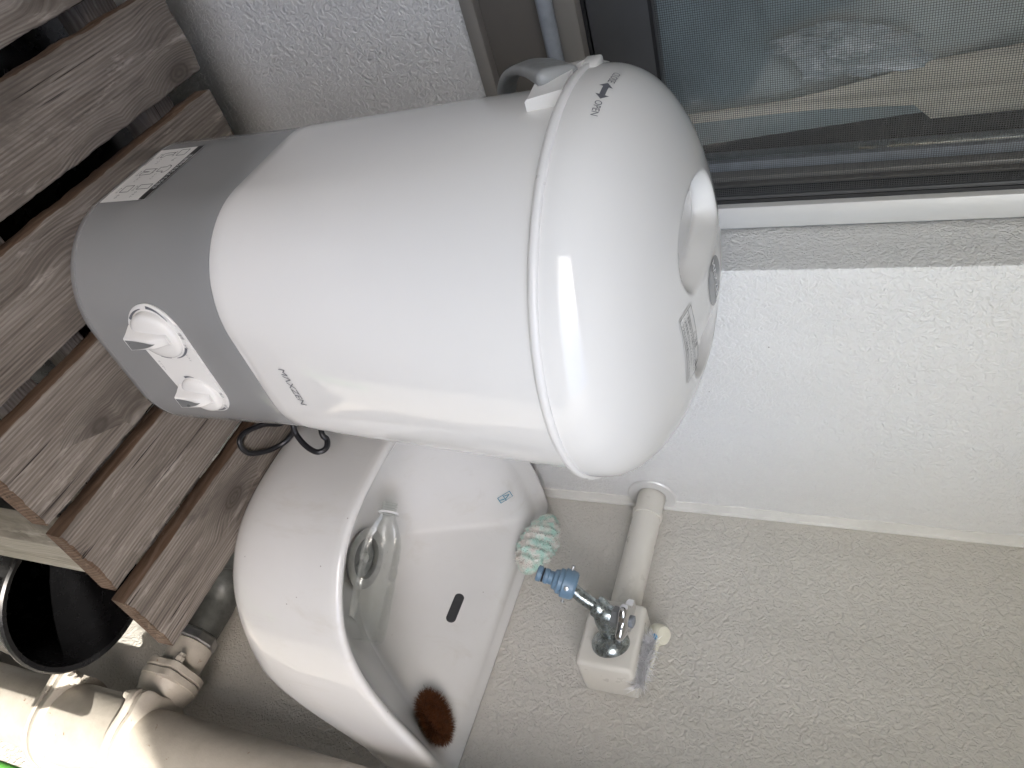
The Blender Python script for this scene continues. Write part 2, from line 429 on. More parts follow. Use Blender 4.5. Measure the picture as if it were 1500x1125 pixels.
# window wall: sheet around the opening  (opening x -1.25..XJ, z -0.431..)
ZS = -0.431
ZT = 0.98
XO = -0.93
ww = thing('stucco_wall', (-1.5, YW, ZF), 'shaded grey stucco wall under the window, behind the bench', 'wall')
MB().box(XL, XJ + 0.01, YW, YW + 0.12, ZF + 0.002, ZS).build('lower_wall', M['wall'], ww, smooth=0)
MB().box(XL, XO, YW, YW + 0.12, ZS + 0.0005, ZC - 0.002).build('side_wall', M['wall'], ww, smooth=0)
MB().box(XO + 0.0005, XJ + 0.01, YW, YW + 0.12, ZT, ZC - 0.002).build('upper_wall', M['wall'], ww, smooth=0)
# parapet on the open side
par = thing('balcony_parapet', (-1, YO - 0.07, ZF), 'solid concrete parapet on the open side of the balcony', 'parapet')
MB().box(XL, XB + 0.149, YO - 0.14, YO, ZF + 0.001, -0.04, bev=0.006).build('parapet_wall', M['conc'], par)
MB().box(XL, XB + 0.149, YO - 0.16, YO + 0.02, -0.0395, 0.0, bev=0.006).build('coping', M['alu'], par)
MB().tube([(XL + 0.01, YO - 0.07, 0.085), (XB + 0.14, YO - 0.07, 0.085)], 0.024, 20).build('added_handrail', M['alu'], par)  # unseen rail and its supports, added for reflection and shadow lines
for x_ in (-1.6, -0.8, 0.0, 0.8): MB().lathe([(0.012, 0.0005), (0.012, 0.075)], (x_, YO - 0.07, 0), (0, 0, 1), 16).build('added_post', M['alu'], par)
for y_, lb in ((-0.66, 'inner of two unseen steel poles added for shadow and reflection lines'), (-0.92, 'outer of two unseen steel poles added for shadow and reflection lines')):
    tag(MB().tube([(XL + 0.05, y_, 0.72), (XB - 0.02, y_, 0.72)], 0.016, 18).build('added_pole', M['chrome'], off=(-0.4, y_, 0.72)), lb, 'pole', 'added poles')  # out of view, added to throw shadow lines and show as reflections
tag(MB().box(XL - 0.1, XL - 0.001, YO - 0.02, YW + 0.15, ZF, ZC).build('partition_wall', M['part'], smooth=0), 'plain partition closing the far end of the balcony', 'wall')

# ------------------------------------------------------------------ window
win = thing('sliding_window', (XJ - 0.3, YW, ZS), 'bronze framed sliding window with dark insect screen', 'window')
f = MB().box(XO, XJ - 0.001, YW - 0.022, YW + 0.10, ZS + 0.0005, ZS + 0.018, bev=0.002).build('frame_flange', M['bronzel'], win)
f = MB().box(XO, XJ - 0.001, YW - 0.008, YW + 0.10, ZS + 0.0185, -0.318, bev=0.0015).build('sill_panel', M['bronze'], win)
f = MB().box(XO, XJ - 0.001, YW - 0.028, YW + 0.10, -0.3175, -0.291, bev=0.002).build('sill_ledge', M['bronzel'], win)
MB().box(XO, XJ - 0.036, YW - 0.012, YW + 0.03, -0.2905, -0.2865).build('seal', M['rubber'], win)
MB().box(XO, XJ - 0.001, YW - 0.02, YW + 0.10, 0.93, ZT).build('head_frame', M['bronzel'], win)
MB().box(XO + 0.0005, XO + 0.05, YW - 0.02, YW + 0.10, -0.286, 0.929).build('jamb', M['bronzel'], win)
jb = MB().box(XJ - 0.0385, XJ - 0.007, YW - 0.016, YW + 0.10, -0.2905, 0.929, bev=0.0025).build('jamb', M['alu'], win)
jb['label'] = 'pale silver jamb next to the pillar'
MB().box(XJ - 0.0065, XJ - 0.0005, YW - 0.006, YW + 0.10, -0.2905, 0.929, bev=0.001).build('jamb_edge', M['tubegrey'], win)
MB().box(XJ - 0.0440, XJ - 0.0390, YW - 0.007, YW + 0.04, -0.286, 0.929).build('seal', M['rubber'], win)
# insect screen: bottom rail, right stile and the woven mesh as real strands
scr_y = YW - 0.004
XSR = XJ - 0.0445
sc = MB().box(XO + 0.051, XSR, YW - 0.009, YW + 0.012, -0.286, -0.212, bev=0.002).build('screen_rail', M['screenframe'], win)
MB().box(XO + 0.051, XSR, YW - 0.0105, YW - 0.009, -0.2165, -0.2125).build('rail_bead', M['rubber'], sc)
MB().box(XSR - 0.005, XSR, YW - 0.007, YW + 0.012, -0.2115, 0.929, bev=0.001).build('screen_stile', M['screenframe'], win)
mb = MB()
pit = 0.0025; hw = 0.00027
def strand(a, b):
    a = Vector(a); b = Vector(b); d = (b - a).normalized(); s = d.cross(Vector((0, 1, 0))) * hw; t = Vector((0, hw, 0))
    mb.add([a - s, a - t, a + s, a + t, b - s, b - t, b + s, b + t], [(0, 1, 5, 4), (1, 2, 6, 5), (2, 3, 7, 6), (3, 0, 4, 7)])
x = XSR - 0.006
while x > -0.55:
    strand((x, scr_y + 0.0003, -0.212), (x, scr_y + 0.0003, 0.72)); x -= pit
z = -0.211
while z < 0.72:
    strand((-0.55, scr_y - 0.0003, z), (XSR - 0.004, scr_y - 0.0003, z)); z += pit
tag(mb.build('screen_mesh', M['mesh'], win, smooth=0), kind='stuff')
# sash behind the screen
MB().box(XO + 0.051, XSR, YW + 0.028, YW + 0.058, -0.2905, -0.235, bev=0.002).build('sash_rail', M['screenframe'], win)
for (a, b, yy, mt) in ((0.5120, 0.5245, 0.034, 'tubegrey'), (0.5250, 0.5315, 0.020, 'bronzel'), (0.5325, 0.5365, 0.014, 'bronze')):
    MB().box(a, b, YW + yy, YW + yy + 0.03, -0.2345, 0.929, bev=0.0015).build('sash_stile', M[mt], win)
MB().box(XO + 0.06, 0.5115, YW + 0.042, YW + 0.046, -0.2345, 0.929).build('glass_pane', M['glass'], win, smooth=0)
# room behind it
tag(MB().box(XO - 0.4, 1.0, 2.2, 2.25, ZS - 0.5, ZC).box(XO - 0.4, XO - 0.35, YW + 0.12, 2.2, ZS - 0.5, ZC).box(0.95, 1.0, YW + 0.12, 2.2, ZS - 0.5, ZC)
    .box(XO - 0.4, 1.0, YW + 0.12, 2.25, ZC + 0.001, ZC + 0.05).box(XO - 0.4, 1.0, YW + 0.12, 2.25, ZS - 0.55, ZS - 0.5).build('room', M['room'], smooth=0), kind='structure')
def reflection_panel(name, x0, x1, y, z0, z1, amp, freq, mat, label, lean=0.0, ph=0.0):
    mb = MB(); n = 90; k = 30; vs = []; fs = []
    for i in range(n + 1):
        for j in range(k + 1):
            u = i / n; w = j / k; z = z0 + (z1 - z0) * w
            x = x0 + (x1 + lean * w - x0) * u
            vs.append((x, y + amp * sin(freq * x * 6.28 + ph + 1.2 * noise.noise((x * 3, z * 1.5, ph))) + 0.01 * noise.noise((x * 8, z * 3, 5)), z))
    for i in range(n):
        for j in range(k):
            a = i * (k + 1) + j; fs.append((a, a + k + 1, a + k + 2, a + 1))
    mb.add(vs, fs); vs2 = [(v[0], v[1] + 0.002, v[2]) for v in vs]; mb.add(vs2, [f[::-1] for f in fs])
    return tag(mb.build(name, mat, smooth=60), label, 'reflection_panel')
reflection_panel('reflection_panel', -0.7, 0.530, YW + 0.100, -0.33, 0.95, 0.008, 5.0, M['teal'], 'teal grey panel imitating a reflection in the window glass', -0.09)  # added coloured panel, stands in for a reflection in the pane
def edge_panel(name, left, right, y, mat, label, amp=0.004):
    """wavy panel between two edges given as (x, z) from bottom to top"""
    def ed(e, w):
        z0, z1 = e[0][1], e[-1][1]; z = z0 + (z1 - z0) * w
        for (xa, za), (xb_, zb_) in zip(e, e[1:]):
            if z <= zb_ + 1e-9: return xa + (xb_ - xa) * (z - za) / (zb_ - za), z
        return e[-1]
    mb = MB(); n = 24; k = 60; vs = []; fs = []
    for j in range(k + 1):
        w = j / k; (xa, za), (xb_, zb_) = ed(left, w), ed(right, w)
        for i in range(n + 1):
            u = i / n; x = xa + (xb_ - xa) * u; z = za + (zb_ - za) * u
            vs.append((x, y + amp * sin(x * 190 + 2 * noise.noise((x * 5, z * 2, 1))) + 0.003 * noise.noise((x * 12, z * 6, 3)), z))
    for j in range(k):
        for i in range(n):
            a = j * (n + 1) + i; fs.append((a, a + 1, a + n + 2, a + n + 1))
    mb.add(vs, fs); mb.add([(v[0], v[1] + 0.002, v[2]) for v in vs], [f[::-1] for f in fs])
    return tag(mb.build(name, mat, smooth=70), label, 'reflection_panel')
edge_panel('reflection_panel', [(0.470, -0.26), (0.459, -0.087), (0.443, 0.027), (0.427, 0.089), (0.421, 0.16), (0.40, 0.45), (0.38, 0.93)], [(0.479, -0.26), (0.478, -0.05), (0.482, 0.059), (0.4825, 0.0605), (0.503, 0.062), (0.500, 0.172), (0.487, 0.45), (0.46, 0.93)], YW + 0.084, M['tan'], 'tan panel beside the teal one, imitating a reflection in the glass')  # second added panel, its colour imitates a paler band of reflection
# added crumpled white shape that imitates a bright reflection in the glass
bm = bmesh.new(); bmesh.ops.create_icosphere(bm, subdivisions=6, radius=1)
vs = []
for v in bm.verts:
    d = v.co.copy(); q = 1 + 0.55 * noise.noise(d * 1.9 + Vector((3, 1, 7))) + 0.16 * (1 - abs(noise.noise(d * 4.1)) * 3) + 0.05 * noise.noise(d * 11)
    vs.append(Vector((0.400 + d.x * 0.026 * q + 0.010 * d.z, YW + 0.068 + d.y * 0.012 * q + 0.007 * (abs(noise.noise(d * 3.3 + Vector((1, 4, 2)))) - 0.3), -0.016 + d.z * 0.066 * q)))
bm.verts.index_update()
tag(MB().add(vs, [[v.index for v in f_.verts] for f_ in bm.faces]).build('reflection_shape', M['reflection'], smooth=80, off=(0.398, YW + 0.068, -0.09)), 'crumpled white shape imitating a bright reflection in the window glass', 'reflection'); bm.free()

# ------------------------------------------------------------------ wooden bench
bench = thing('slatted_bench', (0.36, 0.48, ZF), 'weathered wooden slatted bench under the washing machine', 'bench')
ZD = -0.7135
def slat(x0, x1, y0, y1, seed, tilt=0.0, dz=0.0):
    rnd = random.Random(seed)
    mb = MB(); th = 0.024
    ny = 90
    prof = []
    nx = 22
    rs = []
    for j in range(ny + 1):
        y = y0 + (y1 - y0) * j / ny
        el = 0.0018 * noise.noise((y * 30, seed, 0)) + 0.0009 * noise.noise((y * 120, seed, 7)); er = 0.0018 * noise.noise((y * 30, seed, 4)) + 0.0009 * noise.noise((y * 120, seed, 3))
        eb = 0.003 * (noise.noise((y * 18, seed, 9)))
        r = []
        a, b = x0 + el, x1 + er; c = 0.0022
        row = [(a, -th), (a, -c), (a + c * 0.35, -c * 0.35), (a + c, 0)]
        for i in range(1, nx):
            row.append((a + (b - a) * i / nx, 0.0))
        row += [(b - c, 0), (b - c * 0.35, -c * 0.35), (b, -c), (b, -th)]
        for (xx, zz) in row:
            zc = 0.0016 * sin((xx - x0) / (x1 - x0) * pi) * (1 if seed % 2 else -0.6) + 0.0007 * noise.noise((xx * 90, y * 9, seed))
            yy = y + (0.0042 * noise.noise((xx * 42, seed * 3.1, zz * 60)) + 0.002 * noise.noise((xx * 300, seed, zz * 200)) if j in (0, ny) else 0)
            if j == 0 and zz > -0.001: yy += 0.0014
            r.append((xx, yy + tilt * 0, ZD + zz + dz + (zc if zz > -0.01 else 0)))
        rs.append(r)
    n = len(rs[0]); vs = [p for r in rs for p in r]; fs = []; mi = []
    for j in range(ny):
        for i in range(n):
            k = (i + 1) % n
            fs.append((j * n + i, j * n + k, (j + 1) * n + k, (j + 1) * n + i)); mi.append(0 if 1 <= i < n - 2 else 1)
    fs.append(tuple(range(n))); mi.append(1); fs.append(tuple(ny * n + i for i in range(n))[::-1]); mi.append(1)
    for fa, m_ in zip(fs, mi):
        mb.f.append(fa); mb.m.append(m_)
    mb.v += vs
    ob = mb.build('slat', [M['wood'], M['woodside']], bench, smooth=35)
    return ob
for k, (a, b, y0, y1, dz) in enumerate(((0.018, 0.120, 0.240, 0.729, 0.0), (0.1425, 0.2345, 0.246, 0.726, 0.0), (0.257, 0.3575, 0.238, 0.7235, 0.0), (0.3785, 0.477, 0.2425, 0.725, 0.0), (0.4945, 0.5915, 0.2435, 0.722, 0.0), (0.6125, 0.7085, 0.2385, 0.722, 0.0))):
    s_ = slat(a, b, y0, y1, k * 3 + 2, dz=dz)
for (a, b) in ((0.30, 0.342), (0.388, 0.412), (0.640, 0.684)):
    MB().box(0.02, 0.70, a, b, ZD - 0.066, ZD - 0.0245, bev=0.002).build('joist', M['woodjoist'], bench)
for (a, b) in ((0.558, 0.610), (0.03, 0.082)):
    for (c, d) in ((0.262, 0.2995), (0.6845, 0.715)):
        MB().box(a, b, c, d, ZF + 0.002, ZD - 0.0245, bev=0.002).build('leg', M['woodleg'], bench)

# added black box standing in for the deep shade under the bench
sbx = thing('shade_box', (0.36, 0.56, ZF), 'added black box standing in for deep shade under the slatted bench', 'box')
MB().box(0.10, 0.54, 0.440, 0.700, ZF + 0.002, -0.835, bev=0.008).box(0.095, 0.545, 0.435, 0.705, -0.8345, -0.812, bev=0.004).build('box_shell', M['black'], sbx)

# ------------------------------------------------------------------ washing machine
CX, CY = 0.411, 0.551
ZB, ZM, ZR = -0.7126, -0.528, -0.204
wm = thing('washing_machine', (CX, CY, ZB), 'small white bucket washing machine with grey base on bench', 'washing machine')
HX, HY, RC = 0.140, 0.1457, 0.098
def rsq(th, hx, hy, rc):
    c, s = abs(cos(th)), abs(sin(th)); lo, hi = 0.0, 0.4
    for _ in range(30):
        m = (lo + hi) / 2; qx, qy = m * c - (hx - rc), m * s - (hy - rc)
        d = hypot(max(qx, 0), max(qy, 0)) + min(max(qx, qy), 0) - rc
        if d > 0: hi = m
        else: lo = m
    return lo
NA = 144
SQ = [rsq(2 * pi * j / NA, HX, HY, RC) for j in range(NA)]
def body_pt(j, z, off=0.0):
    th = 2 * pi * j / NA
    t = min(max((z - ZM) / (ZR - ZM), 0), 1); w = t ** 0.85
    e = 1 / hypot(cos(th) / 0.1685, sin(th) / 0.181)
    r = (1 - w) * SQ[j % NA] + w * e + off
    return (CX + 0.005 * w + r * cos(th), CY - 0.002 * w + r * sin(th), z)
def ring_at(z, off=0.0): return [body_pt(j, z, off) for j in range(NA)]
# grey base
g = [ring_at(ZB + 0.006, -0.020), ring_at(ZB, -0.012), ring_at(ZB, -0.004), ring_at(ZB + 0.003, -0.0005), ring_at(ZB + 0.009, 0.0), ring_at(ZB + 0.0095, -0.0012), ring_at(ZB + 0.0105, -0.0012), ring_at(ZB + 0.011, 0.0)]
for i in range(1, 9): g.append(ring_at(ZB + 0.011 + (ZM - 0.003 - ZB - 0.011) * i / 8, 0.0))
g += [ring_at(ZM - 0.0008, -0.0006), ring_at(ZM, -0.003), ring_at(ZM, -0.008)]
MB().rings(g).build('base_housing', M['greyabs'], wm, smooth=50)
for (a, b) in ((-0.09, -0.09), (0.09, -0.09), (-0.09, 0.09), (0.09, 0.09)):
    pass
# white drum
b_ = [ring_at(ZM + 0.0004, -0.006), ring_at(ZM + 0.0004, -0.002), ring_at(ZM + 0.001, 0.0004), ring_at(ZM + 0.003, 0.0012)]
for i in range(1, 25): b_.append(ring_at(ZM + 0.003 + (ZR - 0.003 - ZM - 0.003) * i / 24, 0.0012))
body = MB().rings(b_).build('body', M['abs'], wm, smooth=50)
# lid
LX, LY = 0.413, 0.552
LRX, LRY = 0.178, 0.191
LH, LN, LM = 0.0942, 1.74, 2.295
def lid_z(x, y):
    rho = hypot((x - LX) / LRX, (y - LY) / LRY)
    return ZR + 0.002 + LH * max(1 - rho ** LN, 0) ** (1 / LM)
def grip(x, y):
    """finger hollows either side of the bar across the middle of the lid"""
    d = 0
    for sgn in (-1, 1):
        ux = (x - (0.411 + sgn * 0.046)) / 0.042; uy = (y - 0.543) / 0.068
        q = ux * ux + uy * uy
        # steeper next to the bar
        e = sgn * (x - 0.411)
        if q < 1.0:
            d = max(d, smooth01(0.0, 0.40, 1 - q) * 0.023 * (0.55 + 0.45 * smooth01(0.10, 0.0, e)) * smooth01(0.0225, 0.033, e))
    return d
mb = MB(); nr = 110; na = 240; vs = []; fs = []
for i in range(nr + 1):
    rho = sin(i / nr * pi / 2) if i < nr else 1.0
    for j in range(na):
        th = 2 * pi * j / na
        x = LX + LRX * rho * cos(th); y = LY + LRY * rho * sin(th)
        vs.append((x, y, lid_z(x, y) - grip(x, y)))
for i in range(nr):
    for j in range(na):
        k = (j + 1) % na; fs.append((i * na + j, (i + 1) * na + j, (i + 1) * na + k, i * na + k))
mb.add(vs, fs)
lid = mb.build('lid', M['abs'], wm, smooth=60)
def lring(s, z): return [(LX + (LRX + s) * cos(2 * pi * j / 240), LY + (LRY + s) * sin(2 * pi * j / 240), z) for j in range(240)]
MB().rings([lring(-0.006, ZR + 0.0022), lring(0.0006, ZR + 0.0022), lring(0.0022, ZR + 0.0012), lring(0.0028, ZR - 0.001), lring(0.0024, ZR - 0.0042), lring(0.0008, ZR - 0.0055), lring(-0.010, ZR - 0.0055)], False, False).build('lid_rim', M['abs_rim'], lid, smooth=60)
def on_lid(pts2, ox, oy, ang, off=0.0006):
    c, s = cos(ang), sin(ang); out = []
    for u, v in pts2:
        x = ox + c * u - s * v; y = oy + s * u + c * v; e = 0.0005
        g = Vector(((lid_z(x + e, y) - lid_z(x - e, y)) / (2 * e), (lid_z(x, y + e) - lid_z(x, y - e)) / (2 * e)))
        nn = Vector((-g.x, -g.y, 1)).normalized()
        out.append(Vector((x, y, lid_z(x, y) - grip(x, y))) + nn * off)
    return out
def disc2(r, n=40, rings=6):
    v = [(0, 0)]; f = []
    for i in range(1, rings + 1):
        for j in range(n): v.append((r * i / rings * cos(2 * pi * j / n), r * i / rings * sin(2 * pi * j / n)))
    for j in range(n): f.append((0, 1 + j, 1 + (j + 1) % n))
    for i in range(rings - 1):
        for j in range(n):
            k = (j + 1) % n; a = 1 + i * n; b = a + n; f.append((a + j, b + j, b + k, a + k))
    return v, f
def rect2(u0, u1, v0, v1, nu=12, nv=4):
    v = [(u0 + (u1 - u0) * i / nu, v0 + (v1 - v0) * j / nv) for i in range(nu + 1) for j in range(nv + 1)]
    f = [(i * (nv + 1) + j, (i + 1) * (nv + 1) + j, (i + 1) * (nv + 1) + j + 1, i * (nv + 1) + j + 1) for i in range(nu) for j in range(nv)]
    return v, f
v, f = disc2(0.0215); bd = MB().add(on_lid(v, 0.4105, 0.5365, 0, 0.0005), f).build('badge', M['badge'], lid)
v, f = text2d('MΛXZEN', 0.0098); MB().add(on_lid(v, 0.4105, 0.5365, 0, 0.0009), f).build('badge_lettering', M['badgeink'], bd, smooth=0)
# warning sticker on the lid
sx, sy = 0.4215, 0.4665; sa = 0.03
v, f = rect2(-0.035, 0.035, -0.0115, 0.0115); stk = MB().add(on_lid(v, sx, sy, sa, 0.0008), f).build('warning_sticker', M['paper'], lid)
mb = MB()
for (a, b, c, d) in ((-0.034, 0.034, 0.0102, 0.0106), (-0.034, 0.034, -0.0106, -0.0102), (-0.034, 0.034, 0.0042, 0.0046), (-0.034, -0.0336, -0.0106, 0.0106), (0.0336, 0.034, -0.0106, 0.0106)):
    v, f = rect2(a, b, c, d, 24 if b - a > 0.01 else 1, 1 if b - a > 0.01 else 8); mb.add(on_lid(v, sx, sy, sa, 0.0013), f)
for k, (t, yy, sz) in enumerate((('⚠ 注意', 0.0074, 0.0052), ('・洗濯中はフタを開けないでください。', 0.0017, 0.0036), ('・火気を近づけないでください。', -0.0032, 0.0036), ('・フタの上に物を置かないでください。', -0.0079, 0.0036))):
    v, f = text2d(t, sz, 'CENTER' if k == 0 else 'LEFT'); mb.add(on_lid([(a + (0 if k == 0 else -0.0325), b + yy) for a, b in v], sx, sy, sa, 0.0013), f)
mb.build('sticker_print', M['blackink'], stk, smooth=0)
# CLOSE <-> OPEN
mb = MB()
ar = [(-0.0125, 0), (-0.0065, 0.0052), (-0.0065, 0.0024), (0.0065, 0.0024), (0.0065, 0.0052), (0.0125, 0), (0.0065, -0.0052), (0.0065, -0.0024), (-0.0065, -0.0024), (-0.0065, -0.0052)]
ARC = [(1.0, 0.0)]                      # (rho, length along the surface up from the rim)
for i in range(1, 400):
    r1 = 1 - 0.6 * (i / 400) ** 2; r0 = ARC[-1][0]
    ARC.append((r1, ARC[-1][1] + hypot((r0 - r1) * LRX, LH * ((1 - r1 ** LN) ** (1 / LM) - max(1 - r0 ** LN, 0) ** (1 / LM)))))
def lid_side(pts2, th0, s0, off=0.0005):
    out = []
    for u, v in pts2:
        th = th0 + u / 0.186; sv = s0 + v
        for (ra, sa_), (rb, sb_) in zip(ARC, ARC[1:]):
            if sb_ >= sv: rho = ra + (rb - ra) * (sv - sa_) / (sb_ - sa_); break
        def P(rh): return Vector((LX + LRX * rh * cos(th), LY + LRY * rh * sin(th), ZR + 0.002 + LH * max(1 - rh ** LN, 0) ** (1 / LM)))
        tm = P(rho - 0.004) - P(min(rho + 0.002, 1)); tt = Vector((-LRX * sin(th), LRY * cos(th), 0))
        n_ = tt.cross(tm).normalized()
        if n_.dot(Vector((cos(th), sin(th), 0.3))) < 0: n_ = -n_
        out.append(P(rho) + n_ * off)
    return out
S0 = 0.0245
for k in range(24):
    u0, u1 = -0.0125 + 0.025 * k / 24, -0.0125 + 0.025 * (k + 1) / 24
    m_ = (u0 + u1) / 2; big_ = abs(m_) > 0.0065
    h0 = max(0.0052 * (0.0125 - abs(u0)) / 0.006, 0) if big_ else 0.0022; h1 = max(0.0052 * (0.0125 - abs(u1)) / 0.006, 0) if big_ else 0.0022
    mb.add(lid_side([(u0, -h0), (u1, -h1), (u1, 0), (u0, 0)], pi + 0.018, S0), [(0, 1, 2, 3)]); mb.add(lid_side([(u0, 0), (u1, 0), (u1, h1), (u0, h0)], pi + 0.018, S0), [(0, 1, 2, 3)])
v, f = text2d('CLOSE', 0.0080); mb.add(lid_side([(a * 0.92, b) for a, b in v], pi - 0.118, S0 + 0.0015, 0.0006), f)
v, f = text2d('OPEN', 0.0080); mb.add(lid_side([(a * 0.92, b) for a, b in v], pi + 0.150, S0 - 0.0005, 0.0006), f)
mb.build('lid_lettering', M['ink'], lid, smooth=0)

# front of the housing: print, panel and knobs
def front(x, z, off=0.0):
    """point on the front face (towards -Y) at x, z; lifted off along the surface normal"""
    t = min(max((z - ZM) / (ZR - ZM), 0), 1); w = t ** 0.85
    base = None
    xr = x - CX; dx = abs(xr) - (HX - RC)
    if dx <= 0: y = -HY; nx_, ny_ = 0, -1
    else:
        dx = min(dx, RC * 0.98); y = -(HY - RC) - sqrt(RC * RC - dx * dx); nx_, ny_ = (dx / RC) * (1 if xr > 0 else -1), -sqrt(1 - (dx / RC) ** 2)
    if w > 0:
        th = math.atan2(y, xr)
        for _ in range(6):
            e = 1 / hypot(cos(th) / 0.1685, sin(th) / 0.181); r = (1 - w) * rsq(th, HX, HY, RC) + w * e
            th = -math.acos(max(-1, min(1, (xr - 0.005 * w) / r)))
        return Vector((x, CY - 0.002 * w + r * sin(th) - off - 0.0012, z))
    return Vector((x + nx_ * off, CY + y + ny_ * off, z))
v, f = text2d('MΛXZEN', 0.0118)
wv = max(a for a, b in v) - min(a for a, b in v)
brand = MB().add([front(0.4225 + a * 0.048 / wv, -0.4795 + b * 0.95, 0.0006) for a, b in v], f).build('brand_lettering', M['ink'], body, smooth=0)
c1 = (0.3665, -0.6160, 0.0335); c2 = (0.4465, -0.6125, 0.0285)
def hull(grow, n=28):
    pts = []
    for j in range(n + 1):
        a = pi / 2 + pi * j / n; pts.append((c1[0] + (c1[2] + grow) * cos(a), c1[1] + (c1[2] + grow) * sin(a)))
    for j in range(n + 1):
        a = -pi / 2 + pi * j / n; pts.append((c2[0] + (c2[2] + grow) * cos(a), c2[1] + (c2[2] + grow) * sin(a)))
    return pts
def sub(pts):     # add points along the straight runs so that the panel can follow the curved housing
    out = []
    for i, p in enumerate(pts):
        q = pts[(i + 1) % len(pts)]; d = hypot(q[0] - p[0], q[1] - p[1]); k = max(1, int(d / 0.006))
        for j in range(k): out.append((p[0] + (q[0] - p[0]) * j / k, p[1] + (q[1] - p[1]) * j / k))
    return out
H_ = sub(hull(0)); cm = (0.406, -0.6145)
def shr(s): return [(cm[0] + (p[0] - cm[0]) * s, cm[1] + (p[1] - cm[1]) * s) for p in H_]
rs = [[front(x, z, -0.002) for x, z in H_], [front(x, z, 0.0012) for x, z in H_], [front(x, z, 0.002) for x, z in shr(0.985)]] + [[front(x, z, 0.002) for x, z in shr(s)] for s in (0.9, 0.75, 0.55, 0.3, 0.05)]
panel = MB().rings(rs, False, True).build('control_panel', M['abs'], wm, smooth=40)
mb = MB()
def arc(cx, cz, r0, r1, a0, a1, n=10):
    v = []
    for j in range(n + 1):
        a = R_(a0 + (a1 - a0) * j / n)
        w = 1 - 0.75 * j / n
        v += [front(cx + r0 * cos(a), cz + r0 * sin(a), 0.0024), front(cx + (r0 + (r1 - r0) * w) * cos(a), cz + (r0 + (r1 - r0) * w) * sin(a), 0.0024)]
    mb.add(v, [(2 * j, 2 * j + 1, 2 * j + 3, 2 * j + 2) for j in range(n)])
arc(c1[0], c1[1], 0.0288, 0.0318, 60, 10); arc(c1[0], c1[1], 0.0288, 0.0318, 175, 125); arc(c1[0], c1[1], 0.0288, 0.0318, 232, 190); arc(c1[0], c1[1], 0.0288, 0.0315, -30, -5)
tag(mb.build('dial_marks', M['ink'], panel, smooth=0), kind='stuff'); mb = MB()
arc(c2[0], c2[1], 0.0242, 0.0268, 40, -20); arc(c2[0], c2[1], 0.0242, 0.0268, 200, 170)
tag(mb.build('dial_marks', M['ink'], panel, smooth=0), kind='stuff'); mb = MB()
for t, cx_, cz_, sz in (('標準', 0.3665, -0.5858, 0.0042), ('ソフト', 0.3945, -0.5955, 0.0034), ('洗濯', 0.3795, -0.5885, 0.0034), ('脱水', 0.4465, -0.5870, 0.0040), ('タイマー', 0.4060, -0.6400, 0.0036), ('排水', 0.4640, -0.5930, 0.0036)):
    v, f = text2d(t, sz); mb.add([front(cx_ + a, cz_ + b, 0.0025) for a, b in v], f)
tag(mb.build('panel_lettering', M['ink'], panel, smooth=0), kind='stuff')
def knob(cx, cz, r, tilt):
    y0 = front(cx, cz, 0.0).y
    o = (cx, y0, cz)
    mb = MB().lathe([(r * 1.0, -0.006), (r * 1.0, 0.0025), (r * 0.98, 0.0042), (r * 0.92, 0.0056), (r * 0.80, 0.0068), (r * 0.60, 0.0077), (r * 0.35, 0.0082), (r * 0.05, 0.0084)], o, (0, -1, 0), 48)
    # grip fin: wide and tall at its lower end, narrowing and sinking into the dome at its upper end
    n = 16; rs = []
    def fin(u):
        return 0.0140 - 0.0005 * u - 0.0060 * smooth01(0.60, 1.0, u), 0.0076 * (1 - 0.42 * u)
    def at(a, lx, q): return (cx + lx * cos(tilt) - a * sin(tilt), y0 - 0.002 - q, cz + a * cos(tilt) + lx * sin(tilt))
    for i in range(n + 1):
        u = i / n; a = -r * 1.02 + 1.75 * r * u
        hgt, wd = fin(u)
        rs.append([at(a, -(wd + 0.0060), 0.0), at(a, -(wd + 0.0018), hgt * 0.6), at(a, -wd - 0.0002, hgt * 0.95), at(a, -wd + 0.0006, hgt), at(a, wd - 0.0006, hgt), at(a, wd + 0.0002, hgt * 0.95), at(a, wd + 0.0018, hgt * 0.6), at(a, wd + 0.0060, 0.0)])
    mb.rings(rs)
    kn = mb.build('knob', M['abs'], wm, smooth=42)
    m2 = MB(); v = []
    for i in range(13):
        u = 0.03 + i / 12 * 0.70; a = -r * 1.02 + 1.75 * r * u; hgt, wd = fin(u); wd = (wd - 0.0012) * (1 - (i / 12) ** 3.0)
        for p in (-1, 1): v.append(at(a, p * max(wd, 0.0001), hgt + 0.0004))
    m2.add(v, [(2 * i, 2 * i + 1, 2 * i + 3, 2 * i + 2) for i in range(12)])
    m2.build('pointer_insert', M['insert'], kn, smooth=40)
knob(c1[0], c1[1] - 0.001, 0.0275, 0.0); knob(c2[0] + 0.0005, c2[1] - 0.001, 0.0230, 0.0)
